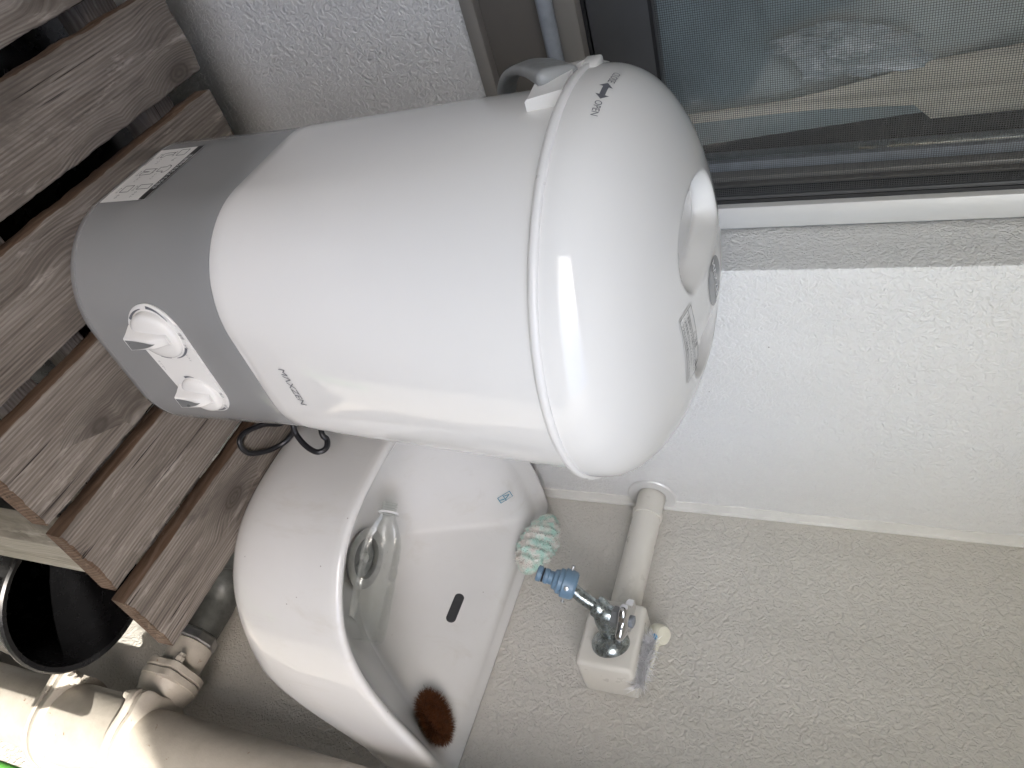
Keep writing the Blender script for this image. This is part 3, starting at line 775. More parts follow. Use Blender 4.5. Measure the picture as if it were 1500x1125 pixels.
# label on the left face (towards -X)
def leftf(yv, z, off=0.0):
    yr = yv - CY; dy = abs(yr) - (HY - RC)
    if dy <= 0: return Vector((CX - HX - off, yv, z))
    dy = min(dy, RC * 0.98); x = -(HX - RC) - sqrt(RC * RC - dy * dy); nx_ = -sqrt(1 - (dy / RC) ** 2); ny_ = (dy / RC) * (1 if yr > 0 else -1)
    return Vector((CX + x + nx_ * off, yv + ny_ * off, z))
ly0, ly1, lz0, lz1 = 0.496, 0.600, -0.7005, -0.638      # reads from +Y (left) to -Y (right)
def lab(u, w, off): return leftf(ly1 - u * (ly1 - ly0), lz0 + w * (lz1 - lz0), off)
v, f = rect2(0, 1, 0, 1, 20, 4); stk = MB().add([lab(a, b, 0.0005) for a, b in v], f).build('usage_sticker', M['paper'], wm)
v, f = rect2(0, 1, 0.86, 1, 20, 1); mb = MB().add([lab(a, b, 0.0008) for a, b in v], f)
Wl, Hl = ly1 - ly0, lz1 - lz0
def put(t, u, w, sz, mbx, off=0.0008, al='CENTER'):
    v, f = text2d(t, sz, al); mbx.add([lab(u + a / Wl, w + b / Hl, off) for a, b in v], f)
def lines(mbx, pts, wd=0.0005, off=0.0008, close=True):
    for i in range(len(pts) - (0 if close else 1)):
        p = pts[i]; q = pts[(i + 1) % len(pts)]
        a = Vector((p[0] * Wl, p[1] * Hl)); b = Vector((q[0] * Wl, q[1] * Hl)); d = (b - a); d.normalize(); nn = Vector((-d.y, d.x)) * wd
        mbx.add([lab(c.x / Wl, c.y / Hl, off) for c in (a - nn, a + nn, b + nn, b - nn)], [(0, 1, 2, 3)])
put('・洗濯の目安', 0.12, 0.03, 0.0034, mb, al='LEFT')
shirt = [(-0.05, 0.08), (-0.02, 0.10), (0.02, 0.10), (0.05, 0.08), (0.065, 0.03), (0.035, 0.02), (0.035, -0.09), (-0.035, -0.09), (-0.035, 0.02), (-0.065, 0.03)]
pants = [(-0.045, 0.10), (0.045, 0.10), (0.05, -0.10), (0.012, -0.10), (0, 0.03), (-0.012, -0.10), (-0.05, -0.10)]
towel = [(-0.035, 0.11), (0.035, 0.11), (0.035, -0.10), (-0.035, -0.10)]
bagp = [(-0.05, 0.06), (0.05, 0.06), (0.05, -0.09), (-0.05, -0.09)]
sock = [(-0.03, 0.10), (0.01, 0.10), (0.01, -0.03), (0.05, -0.06), (0.045, -0.10), (-0.02, -0.10), (-0.03, -0.04)]
for (u, w, shp, t) in ((0.10, 0.66, bagp, '下着'), (0.12, 0.33, sock, 'くつ下'), (0.43, 0.64, shirt, 'シャツ'), (0.46, 0.32, pants, 'ズボン'), (0.76, 0.66, towel, 'タオル'), (0.78, 0.32, bagp, '布巾')):
    lines(mb, [(u + a * 1.15, w + b * 1.25) for a, b in shp])
    put(t, u + 0.135, w - 0.06, 0.0040, mb); put('約 2 枚', u + 0.02, w - 0.185, 0.0034, mb)
mb.build('sticker_print', M['blackink'], stk, smooth=0)
mb = MB(); put('洗濯物のおおよその目安', 0.5, 0.93, 0.0062, mb, 0.0011); mb.build('sticker_title', M['badgeink'], stk, smooth=0)
# hinge bracket and hose hook at the back left
br = MB()
rs = []
for t in range(9):
    u = t / 8; y = 0.548 + 0.070 * u
    xo = LX - sqrt(max(0, 1 - ((y - LY) / LRY) ** 2)) * LRX
    low = -0.2435
    rs.append([(xo + 0.016, y, low), (xo + 0.006 - 0.007 * smooth01(0, 0.8, u), y, low), (xo + 0.004 - 0.007 * smooth01(0, 0.8, u), y, low + 0.002), (xo - 0.001 - 0.004 * smooth01(0, 0.6, u), y, -0.2105), (xo + 0.012, y, -0.2105)])
br.rings(rs)
br.build('hinge_bracket', M['abs'], wm, smooth=35)
MB().box(0.2390, 0.2560, 0.5955, 0.6210, -0.2115, -0.1965, bev=0.0025).box(0.2400, 0.2500, 0.5855, 0.5940, -0.2095, -0.2000, bev=0.0015).build('lid_hinge', M['abs'], wm)
def sight(px, py):          # direction of sight for a spot measured in the photograph's pixel grid
    return (fw + rx * ((px - 750) / 1124.35) + dn * ((py - 562.5) / 1124.35))
def seen(px, py, x): d = sight(px, py); return d * (x / d.x)
path = catmull([seen(752, 165, 0.325), seen(744, 142, 0.305), seen(744, 122, 0.285), seen(752, 106, 0.268), seen(768, 98, 0.255), seen(788, 99, 0.245), seen(806, 106, 0.238), seen(818, 112, 0.234)], 8)
rs = []
for i, p in enumerate(path):
    t = (path[min(i + 1, len(path) - 1)] - path[max(i - 1, 0)]).normalized()
    wd_ = Vector((0.228, 0.959, 0.16)); wv_ = (wd_ - t * wd_.dot(t)).normalized(); nrm = t.cross(wv_)
    k = i / (len(path) - 1); hw_ = 0.0130 + 0.0050 * smooth01(0.3, 0.95, k); ht = 0.0045 + 0.003 * smooth01(0.5, 1.0, k)
    if i == len(path) - 1: hw_ *= 0.82; ht *= 0.5
    elif i == len(path) - 2: hw_ *= 0.95; ht *= 0.85
    rs.append([p + wv_ * (hw_ * cos(a) * (abs(cos(a)) ** -0.45 if abs(cos(a)) > 1e-3 else 0)) + nrm * (ht * sin(a) * (abs(sin(a)) ** -0.3 if abs(sin(a)) > 1e-3 else 0)) for a in [2 * pi * j / 20 for j in range(20)]])
MB().rings(rs).build('hose_hook', M['hookgrey'], wm, smooth=50)
# power cord in a loop by the rear right foot
def seenz(px, py, z): d = sight(px, py); return d * (z / d.z)
cp = catmull([(0.530, 0.545, -0.706), seenz(415, 612, -0.700), seenz(385, 622, -0.703), seenz(358, 634, -0.7085), seenz(351, 650, -0.7085), seenz(366, 664, -0.7085), seenz(396, 659, -0.704), seenz(420, 645, -0.690), seenz(431, 628, -0.672),
    seen(428, 619, 0.588), seen(434, 636, 0.600), seen(448, 653, 0.610), seen(464, 662, 0.615), seen(477, 657, 0.616), seen(479, 644, 0.612), seen(470, 628, 0.600), (0.570, 0.560, -0.62), (0.545, 0.60, -0.64)], 8)
MB().tube(cp, 0.0036, 10).build('power_cord', M['cord'], wm, smooth=60)

# ------------------------------------------------------------------ slop sink
YC = 0.512; YWD = 0.245; XFR = 0.43
sink = thing('slop_sink', (0.95, YC, -0.78), 'white glazed ceramic slop sink on the beige wall', 'sink')
NS = 180
def outline():
    """closed plan outline, evenly spread: bowed front (superellipse), straight back on the wall"""
    pts = []
    xb = XB - 0.002
    k = 700; raw = []
    for i in range(k + 1):
        a = -pi / 2 + pi * i / k
        c, s = cos(a), sin(a); n = 3.2
        raw.append(Vector((xb - XFR * abs(c) ** (2 / n), YC + YWD * (1 if s > 0 else -1) * abs(s) ** (2 / n))))
    # round the back corners a little
    for i in range(1, 160): raw.append(Vector((xb, YC + YWD - 2 * YWD * i / 160)))
    cum = [0]
    for i in range(len(raw)): cum.append(cum[-1] + (raw[(i + 1) % len(raw)] - raw[i]).length)
    tot = cum[-1]; j = 0
    for q in range(NS):
        d = tot * q / NS
        while cum[j + 1] < d: j += 1
        t = (d - cum[j]) / max(cum[j + 1] - cum[j], 1e-9)
        pts.append(raw[j].lerp(raw[(j + 1) % len(raw)], t))
    for _ in range(3): pts = [(pts[i - 1] + pts[i] * 2 + pts[(i + 1) % NS]) / 4 for i in range(NS)]
    return pts
OUT = outline()
DR = Vector((0.893, 0.492))          # drain
def zcrest(p): return -0.532 + 0.045 * smooth01(0.74, 1.02, p.x)
def zturn(p): return -0.690 + 0.085 * smooth01(0.85, 1.05, p.x)
def clampx(x): return min(x, XB - 0.002)
OC = Vector((0.90, YC))
rs = []
def oring(sc, dz, grow=0.0, mode='turn'):
    r = []
    for i, p in enumerate(OUT):
        tn = (OUT[(i + 1) % NS] - OUT[i - 1]).normalized(); nn = Vector((tn.y, -tn.x))
        if nn.dot(p - OC) < 0: nn = -nn
        q = OC + (p - OC) * sc + nn * grow
        z = (zturn(p) if mode == 'turn' else zcrest(p)) + dz
        r.append((clampx(q.x), q.y, z))
    return r
def mixring(a, b, t): return [tuple(Vector(p).lerp(Vector(q), t)) for p, q in zip(a, b)]
rs.append([(OC.x + (p.x - OC.x) * 0.25, OC.y + (p.y - OC.y) * 0.25, -0.775) for p in OUT])
rs.append([(OC.x + (p.x - OC.x) * 0.55, OC.y + (p.y - OC.y) * 0.55, min(-0.755, zturn(p) - 0.06)) for p in OUT])
rs.append(oring(0.84, -0.038)); rs.append(oring(0.93, -0.022)); rs.append(oring(0.975, -0.008)); rs.append(oring(0.99, 0.004)); rs.append(oring(1.0, 0.022, 0.002))
top = oring(1.0, -0.014, 0.0035, 'crest')
rs.append(mixring(rs[-1], top, 0.35)); rs.append(mixring(rs[-2], top, 0.7)); rs.append(top)
rs.append(oring(1.0, -0.006, 0.0033, 'crest')); rs.append(oring(1.0, -0.0022, 0.0018, 'crest')); rs.append(oring(1.0, -0.0005, -0.0005, 'crest')); rs.append(oring(1.0, 0.0, -0.0030, 'crest')); rs.append(oring(1.0, -0.0010, -0.0065, 'crest'))
def bowl_params():
    q = []
    for p in OUT:
        front_ = smooth01(0.86, 0.70, p.x); cor = smooth01(0.84, 1.05, p.x) * smooth01(0.08, 0.225, abs(p.y - YC)); back = smooth01(1.03, 1.08, p.x) * (1 - cor); side = max(0.0, 1 - front_ - cor - back)
        if p.y < YC: cs1, cs0, ss1, ss0, lp = 0.955, 0.16, 0.965, 0.20, 0.005
        else: cs1, cs0, ss1, ss0, lp = 0.80, 0.24, 0.93, 0.28, 0.012
        q.append(Vector((0.960 * front_ + cs1 * cor + 0.87 * back + ss1 * side, 0.52 * front_ + cs0 * cor + 0.42 * back + ss0 * side, 0.004 * front_ + lp * cor + 0.008 * back + lp * side)))
    for _ in range(160): q = [(q[i - 1] + q[i] * 2 + q[(i + 1) % NS]) / 4 for i in range(NS)]
    return {(round(p.x, 6), round(p.y, 6)): v for p, v in zip(OUT, q)}
BP = bowl_params()
def basin_z(s, p):
    """height of the bowl along the spoke from the rim point p (s=1) to the drain (s=0)"""
    zc = zcrest(p)
    s1, s0, lip = BP[(round(p.x, 6), round(p.y, 6))]
    zfl = -0.668 + 0.016 * s
    ztop = zc - lip * smooth01(0.985, 0.90, s)
    u = min(max((s - s0) / (s1 - s0), 0), 1); w = smooth01(YC + 0.10, YC - 0.12, p.y) * smooth01(1.085, 1.02, p.x) 
    t = (1 - w) * smooth01(s0, s1, s) + w * u ** 1.9
    return zfl + (ztop - zfl) * t
SV = [0.968 * (1 - i / 33) + 0.10 * (i / 33) for i in range(0, 34)]
ZT = [[basin_z(s, p) for p in OUT] for s in SV]
for i, row in enumerate(ZT):         # glaze runs smoothly round the bowl
    for _ in range(int(4 + 150 * smooth01(0.97, 0.72, SV[i]))):
        row = [(row[j - 1] + 2 * row[j] + row[(j + 1) % NS]) / 4 for j in range(NS)]
    ZT[i] = row
for i in range(1, 34):
    rs.append([(*(DR + (p - DR) * SV[i]), ZT[i][j]) for j, p in enumerate(OUT)])
basin = MB().rings(rs, True, False).build('basin', M['ceramic'], sink, smooth=70)
# drain with strainer
def zb_at(x, y):
    """bowl height under a plan point"""
    d = Vector((x, y)) - DR
    if d.length < 1e-6: return -0.672
    best = None
    for j, p in enumerate(OUT):
        e = p - DR; c = e.normalized().dot(d.normalized())
        if best is None or c > best[0]: best = (c, j)
    j = best[1]; q = min(max(d.length / (OUT[j] - DR).length, 0.10), 0.968)
    k = (0.968 - q) / (0.968 - 0.10) * 33; k0 = min(int(k), 32)
    return ZT[k0][j] + (ZT[k0 + 1][j] - ZT[k0][j]) * (k - k0)
dz = -0.6600
MB().lathe([(0.020, dz - 0.008), (0.043, dz - 0.006), (0.0465, dz + 0.0015), (0.043, dz + 0.003), (0.032, dz + 0.002), (0.030, dz - 0.004), (0.0295, dz - 0.02)], (DR.x, DR.y, 0), (0, 0, 1), 40, False, False).build('drain_ring', M['steel'], basin)
st = MB().lathe([(0.0295, dz - 0.006), (0.028, dz - 0.004), (0.004, dz - 0.003)], (DR.x, DR.y, 0), (0, 0, 1), 32, True, True).build('strainer', M['insert'], basin)
MB().lathe([(0.0075, dz - 0.0035), (0.0065, dz + 0.0015), (0.004, dz + 0.002)], (DR.x, DR.y, 0), (0, 0, 1), 18).build('strainer_boss', M['steel'], st)
# overflow slot in the back slope
def slot():
    pts = []
    best = None
    for i in range(140):           # find the spot on the back slope
        x = 0.93 + i * 0.001
        z = zb_at(x, 0.503)
        # line of sight from the lens through the slot centre
        d = abs(z / x - (-0.560 / 1.03)); 
        if best is None or d < best[0]: best = (d, x, z)
    return best[1], best[2]
ox, oz = slot(); oy = ox * 0.505 / 1.03
gx = (zb_at(ox + 0.006, oy) - zb_at(ox - 0.006, oy)) / 0.012
nv = Vector((-gx, 0, 1)).normalized(); tu = Vector((1, 0, gx)).normalized()
pts = []
for j in range(13): a = pi / 2 + pi * j / 12; pts.append((0.0062 * cos(a + pi / 2) , 0.0155 + 0.0062 * sin(a + pi / 2) * -1))
ov = [(0.0068 * cos(pi * j / 12), 0.0170 + 0.0068 * sin(pi * j / 12)) for j in range(13)] + [(0.0068 * cos(pi + pi * j / 12), -0.0170 + 0.0068 * sin(pi + pi * j / 12)) for j in range(13)]
mb = MB(); o3 = Vector((ox, oy, oz))
mb.rings([[o3 + tu * (a * 1.15) + Vector((0, b * 1.07, 0)) + nv * 0.0004 for a, b in ov], [o3 + tu * a + Vector((0, b, 0)) + nv * 0.0012 for a, b in ov], [o3 + tu * a * 0.97 + Vector((0, b * 0.985, 0)) + nv * 0.0008 for a, b in ov]], False, True)
mb.build('overflow_slot', M['dark'], basin, smooth=0)
# emblem and print
def on_bowl(px, py):
    d = sight(px, py); t = 0.5
    while t < 2.0:
        p = d * t
        if 0.7 < p.x < XB - 0.003 and abs(p.y - YC) < YWD and p.z < zb_at(p.x, p.y): return p
        t += 0.002
    return d * (-0.5 / d.z)
ec = on_bowl(738, 728)
em = MB()
def eline(pts, w=0.0007, close=True):
    for i in range(len(pts) - (0 if close else 1)):
        a = Vector(pts[i]); b = Vector(pts[(i + 1) % len(pts)]); d = (b - a).normalized(); nn = Vector((-d.y, d.x)) * w
        q = []
        for c in (a - nn - d * w, a + nn - d * w, b + nn + d * w, b - nn + d * w):
            x, y = ec.x + c.x, ec.y + c.y; q.append((x, y, zb_at(x, y) + 0.0030))
        em.add(q, [(0, 1, 2, 3)])
eline([(-0.0065, -0.0085), (0.0065, -0.0085), (0.0065, 0.0085), (-0.0065, 0.0085)], 0.0005)
eline([(-0.0065, -0.002), (0.0065, -0.002)], 0.0004, False); eline([(-0.004, -0.001), (-0.001, 0.0055), (0.003, -0.001)], 0.0006, False); eline([(0.000, -0.007), (0.002, -0.0035)], 0.0010, False)
em.build('maker_emblem', M['bluink'], basin, smooth=0)
# faded print on the right end of the apron
def apron(x, z, off=0.0062):
    t = min(max((XB - 0.002 - x) / XFR, 0), 0.999)
    return (x, YC - YWD * (1 - t ** 3.2) ** (1 / 3.2) - off, z)
mb = MB()
for (xa, xb_, za, zb_) in ((0.985, 1.036, -0.6165, -0.6150), (0.987, 1.036, -0.6128, -0.6112), (0.987, 1.018, -0.6092, -0.6078), (0.985, 0.9865, -0.6165, -0.6078), (1.0355, 1.037, -0.6165, -0.6078)):
    n = 10; v = []
    for i in range(n + 1):
        x = xa + (xb_ - xa) * i / n; v += [apron(x, za), apron(x, zb_)]
    mb.add(v, [(2 * i, 2 * i + 1, 2 * i + 3, 2 * i + 2) for i in range(n)])
for k in range(5):
    xa = 1.006 + 0.0058 * k; mb.add([apron(xa, -0.574), apron(xa + 0.0042, -0.574), apron(xa + 0.0042, -0.568), apron(xa, -0.568)], [(0, 1, 2, 3)])
tag(mb.build('faded_print', M['paleprint'], basin, smooth=0), kind='stuff')

# ------------------------------------------------------------------ tap, pipe and box on the beige wall
pc = thing('pipe_cover', (1.044, 0.6, -0.34), 'cream plastic pipe with square box and round wall flange', 'pipe')
MB().box(1.003, XB - 0.001, 0.443, 0.548, -0.337, -0.254, bev=0.007, seg=3).build('junction_box', M['pvc'], pc)
MB().lathe([(0.0235, 0.0), (0.0235, 0.19), (0.0255, 0.1905), (0.0255, 0.2005), (0.0235, 0.201), (0.0235, 0.2365)], (1.060, 0.5475, -0.301), (0, 1, 0), 36, True, True).build('pipe', M['pvc'], pc)
fl = []
for (r, h) in ((0.0255, -0.0022), (0.040, -0.0022), (0.0425, 0.0), (0.0425, 0.0006)):
    fl.append([(min(1.060 + r * cos(2 * pi * j / 48), XB - 0.0008), YP - 0.0012 + h, -0.301 + r * sin(2 * pi * j / 48)) for j in range(48)])
MB().rings(fl, False, True).build('wall_flange', M['alu'], pc)
tap = thing('water_tap', (1.0, 0.478, -0.29), 'dull metal water tap with blue hose connector', 'tap')
fo = Vector((1.003, 0.478, -0.291)); bo = Vector((0.952, 0.497, -0.297)); ax = (bo - fo).normalized()
MB().lathe([(0.0265, 0.0005), (0.0270, 0.003), (0.0262, 0.008), (0.0215, 0.014), (0.0150, 0.018), (0.0125, 0.0195), (0.0125, 0.022)], fo, ax, 36, True, True).build('flange', M['aged'], tap, smooth=50)
bd_ = MB().tube([fo + ax * 0.018, fo + ax * 0.03, fo + ax * 0.042, fo + ax * 0.055], [0.0115, 0.0125, 0.0150, 0.0150], 20)
bd_.lathe([(0.0145, -0.004), (0.0150, 0.004), (0.0125, 0.013), (0.0105, 0.018)], bo, (0.05, -0.10, 1), 20)      # bonnet
bd_.lathe([(0.0130, -0.006), (0.0155, 0.002), (0.0155, 0.008), (0.0135, 0.011)], bo + Vector((-0.004, 0.004, -0.004)), (-0.42, 0.24, -0.80), 18)
bd_.build('valve_body', M['aged'], tap, smooth=45)
MB().lathe([(0.0140, 0.013), (0.0145, 0.015), (0.0145, 0.022), (0.0120, 0.0245)], bo, (0.05, -0.10, 1), 6).build('packing_nut', M['insert'], tap, smooth=20)
hc = bo + Vector((0.05, -0.10, 1)).normalized() * 0.0315
hu = Vector((0.05, -0.10, 1)).normalized()
n = 64; t1 = (Vector((0, 1, 0)) - hu * hu.y).normalized(); t2 = hu.cross(t1)
def lobes(sc, h): return [hc + hu * h + (t1 * cos(2 * pi * j / n) + t2 * sin(2 * pi * j / n)) * (sc * (0.0265 + 0.0050 * cos(4 * 2 * pi * j / n))) for j in range(n)]
hd = MB().rings([lobes(0.25, -0.0075), lobes(0.75, -0.0065), lobes(0.96, -0.005), lobes(1.0, -0.003), lobes(1.0, 0.002), lobes(0.95, 0.0045), lobes(0.7, 0.007), lobes(0.3, 0.008)]).build('handle', M['chrome'], tap, smooth=50)
MB().lathe([(0.0085, 0.007), (0.0085, 0.0115), (0.006, 0.0125)], hc, hu, 24).build('handle_cap', M['tubegrey'], hd)
sp = catmull([bo + Vector((-0.004, 0.004, -0.006)), bo + Vector((-0.010, 0.0075, -0.020)), bo + Vector((-0.0185, 0.011, -0.033)), bo + Vector((-0.030, 0.0145, -0.044)), bo + Vector((-0.040, 0.0165, -0.058))], 6)
MB().tube(sp, 0.0092, 18).build('spout', M['aged'], tap, smooth=60)
ce = sp[-1]; ca = Vector((-0.36, 0.02, -0.93)).normalized(); cs = ce - ca * 0.022
con = MB().lathe([(0.0098, 0.0), (0.0165, 0.0005), (0.0195, 0.003), (0.0205, 0.008), (0.0205, 0.019), (0.0180, 0.0205), (0.0180, 0.026), (0.0150, 0.0275), (0.0135, 0.033), (0.0098, 0.0345), (0.0095, 0.040), (0.0108, 0.0415), (0.0108, 0.0455), (0.0095, 0.047), (0.0095, 0.0505), (0.0112, 0.0515), (0.0112, 0.0565), (0.0095, 0.058), (0.0060, 0.058)], cs, ca, 36).build('hose_connector', M['blue'], tap, smooth=35)
MB().lathe([(0.00965, 0.0475), (0.0104, 0.0488), (0.00965, 0.050)], cs, ca, 28, False, False).build('o_ring', M['rubber'], con)
ref = Vector((-0.55, -0.80, 0.1)); u_ = (ref - ca * ref.dot(ca)).normalized(); w_ = ca.cross(u_)
for a, ln in ((0.15, 0.0015), (1.72, 0.006), (-1.42, 0.006)):
    d = (u_ * cos(a) + w_ * sin(a)); o = cs + ca * 0.0125 + d * 0.0195
    MB().lathe([(0.0016, 0), (0.0016, ln), (0.0030, ln), (0.0030, ln + 0.0016), (0.0012, ln + 0.0020)], o, d, 14).build('screw', M['steel'], con, smooth=35)
# cleaning brush hooked behind the tap
sb = thing('scrub_brush', (1.045, 0.5, -0.255), 'small brush with lilac bristles and cream cap on pipe box', 'brush')
p0 = Vector((1.052, 0.529, -0.244))
MB().lathe([(0.0125, -0.011), (0.0145, -0.008), (0.0150, 0.000), (0.0150, 0.007), (0.0130, 0.011), (0.004, 0.0125)], p0 + Vector((0, 0.002, 0.004)), (-0.50, -0.35, 0.80), 28).build('cap', M['cream'], sb, smooth=40)
MB().tube([p0 + Vector((-0.004, -0.006, 0.004)), p0 + Vector((0.002, -0.030, 0.002)), p0 + Vector((0.008, -0.078, -0.003))], [0.0070, 0.0042, 0.0022], 12).build('handle', M['cream'], sb)
MB().lathe([(0.0045, 0), (0.0042, 0.0015), (0.001, 0.002)], p0 + Vector((-0.0150, -0.0105, 0.0020)), (-0.8, -0.55, 0.1), 18).build('blue_dot', M['bdot'], sb)
mb = MB(); rnd = random.Random(3)
def fibre(m_, a, b, w):
    a = Vector(a); b = Vector(b); d = (b - a); s = d.cross(Vector((rnd.uniform(-1, 1), rnd.uniform(-1, 1), rnd.uniform(-1, 1))))
    if s.length < 1e-9: return
    s.normalize(); s *= w; c = (a + b) / 2 + Vector((rnd.uniform(-1, 1), rnd.uniform(-1, 1), rnd.uniform(-1, 1))) * d.length * 0.07
    m_.add([a - s, a + s, c + s * 0.9, c - s * 0.9, b], [(0, 1, 2, 3), (3, 2, 4)])
for i in range(2200):
    t = rnd.random(); a = p0 + Vector((-0.004, -0.012, 0.0)).lerp(Vector((0.004, -0.078, -0.006)), t) 
    d = Vector((rnd.gauss(-0.80, 0.20), rnd.gauss(-0.30, 0.25), rnd.gauss(-0.10, 0.22))).normalized() * rnd.uniform(0.026, 0.044)
    if rnd.random() < 0.06: d = Vector((rnd.gauss(0, 0.5), rnd.gauss(-0.5, 0.3), rnd.gauss(0.4, 0.4))).normalized() * 0.012
    fibre(mb, a, a + d, 0.00055)
tag(mb.build('bristles', M['lilac'], sb, smooth=0), kind='stuff')

# ------------------------------------------------------------------ things in and on the sink
# mint sponge between sink and wall
sg = thing('fluffy_sponge', (1.04, 0.645, -0.49), 'fluffy mint and beige scrubbing sponge on the sink ledge', 'sponge')
bm = bmesh.new(); bmesh.ops.create_icosphere(bm, subdivisions=5, radius=1)
sc_, sa_ = Vector((1.042, 0.650, -0.465)), -0.06
vs = []
for v in bm.verts:
    d = v.co.copy()
    y = d.y * 0.058; 
    rib = 0.0030 * sin(d.y * 26 + 2.2 * noise.noise(d * 1.7)) 
    q = 0.020 + 0.0035 * (1 - d.y * d.y) + rib * (1 - d.y ** 4) + 0.0035 * noise.noise(d * 3.0) + 0.0025 * noise.noise(d * 9.0)
    rad = Vector((d.x, 0, d.z))
    vs.append(sc_ + Vector((rad.x * q * 1.05, y, rad.z * q * 1.25 + 0.006 * d.y)))
bm.verts.index_update()
MB().add(vs, [[v.index for v in f.verts] for f in bm.faces]).build('sponge_body', M['mint'], sg, smooth=80); 
mb = MB()
for i in range(14000):
    k = rnd.randrange(len(vs)); p = vs[k]; d = (p - sc_); d.y *= 0.3
    d = (d.normalized() + Vector((rnd.gauss(0, .6), rnd.gauss(0, .6), rnd.gauss(0, .6)))).normalized()
    fibre(mb, p - d * 0.001, p + d * rnd.uniform(0.0012, 0.0032), 0.00035)
tag(mb.build('fuzz', M['mint'], sg, smooth=0), kind='stuff'); bm.free()
# palm-fibre brush in the right-hand corner of the sink
tw0 = on_bowl(624, 1057)
tz = zb_at(tw0.x, tw0.y)
tw = thing('palm_fibre_brush', (tw0.x, tw0.y, tz), 'oval brown palm fibre brush in the corner of the sink', 'brush')
mb = MB(); tc_ = Vector((tw0.x, tw0.y, tz + 0.014)); ta = Vector((0.50, -0.26, 0)).normalized()
gx_ = (zb_at(tw0.x + 0.02, tw0.y) - zb_at(tw0.x - 0.02, tw0.y)) / 0.04; gy_ = (zb_at(tw0.x, tw0.y + 0.02) - zb_at(tw0.x, tw0.y - 0.02)) / 0.04
tz_up = Vector((-gx_, -gy_, 1)).normalized(); ta = (dn - tz_up * dn.dot(tz_up)).normalized(); tb = tz_up.cross(ta)      # lies on the slope of the bowl
tc_ = Vector((tw0.x, tw0.y, tz)) + tz_up * 0.0185
for i in range(11000):
    a = rnd.uniform(0, 2 * pi); c = tc_ + (ta * (0.0270 * cos(a)) + tb * (0.0130 * sin(a))) * (1.0 if i % 3 else rnd.random())
    rad = (ta * cos(a) * 0.85 + tb * sin(a))
    ph = rnd.uniform(0, 2 * pi)
    d = (rad.normalized() * cos(ph) + tz_up * sin(ph)) + Vector((rnd.gauss(0, .16), rnd.gauss(0, .16), rnd.gauss(0, .12)))
    if d.z < -0.8: d.z *= 0.8
    ln = rnd.uniform(0.0140, 0.0190) * (1.15 if rnd.random() < 0.06 else 1)
    fibre(mb, c, c + d.normalized() * ln, 0.00036)
tag(mb.build('fibres', M['palm'], tw, smooth=0), kind='stuff')
lp = [tc_ - ta * 0.040 + Vector((0.004 * sin(t / 14 * 2 * pi), 0, 0.004)) - ta * (0.009 * (1 - cos(t / 14 * 2 * pi)) / 2) for t in range(15)]
MB().tube(lp, 0.0007, 6).build('wire_loop', M['steel'], tw)
# clear plastic bottle lying over the drain
bt = thing('plastic_bottle', (0.925, 0.49, -0.665), 'empty clear plastic bottle lying over the sink drain', 'bottle')
bA = Vector((0.847, 0.568, -0.633)); bB = Vector((0.925, 0.376, -0.618)); ba = (bB - bA).normalized(); L = (bB - bA).length
prof = [(0.0108, 0.0), (0.0112, 0.002), (0.0112, 0.016), (0.0112, 0.019), (0.0125, 0.024), (0.0185, 0.036), (0.0255, 0.052), (0.0290, 0.068), (0.0300, 0.085), (0.0285, 0.095), (0.0300, 0.105), (0.0285, 0.115), (0.0300, 0.125), (0.0300, 0.145), (0.0300, 0.175), (0.0290, L - 0.018), (0.0270, L - 0.008), (0.0220, L)]
u_ = (Vector((0, 0, 1)) - ba * ba.z).normalized(); w_ = ba.cross(u_)
rs = []
for i in range(len(prof) - 1):
    for q in range(3):
        t = q / 3; r = prof[i][0] * (1 - t) + prof[i + 1][0] * t; h = prof[i][1] * (1 - t) + prof[i + 1][1] * t
        rs.append([bA + ba * h + (u_ * cos(2 * pi * j / 40) + w_ * sin(2 * pi * j / 40)) * (r * (1 + (0.05 * noise.noise((h * 30, cos(2 * pi * j / 40) * 1.5, sin(2 * pi * j / 40) * 1.5)) + 0.06 * (abs(sin(2.5 * 2 * pi * j / 40)) - 0.5) * smooth01(0.16, 0.2, h)) * smooth01(0.03, 0.08, h))) for j in range(40)])
rs.append([bA + ba * (L - 0.006) + (u_ * cos(2 * pi * j / 40) + w_ * sin(2 * pi * j / 40)) * 0.010 for j in range(40)])
bb = MB().rings(rs, False, True).build('bottle_shell', M['pet'], bt, smooth=50)
nk = MB().lathe([(0.0140, 0.0205), (0.0158, 0.0205), (0.0158, 0.0225), (0.0140, 0.0235)], bA - ba * 0.003, ba, 32, False, False).build('neck_ring', M['badgeink'], bt)
mb = MB()
for k in range(4): mb.lathe([(0.0112, 0.003 + 0.004 * k), (0.0123, 0.0042 + 0.004 * k), (0.0112, 0.0054 + 0.004 * k)], bA, ba, 30, False, False)
mb.build('neck_thread', M['pet'], bt)

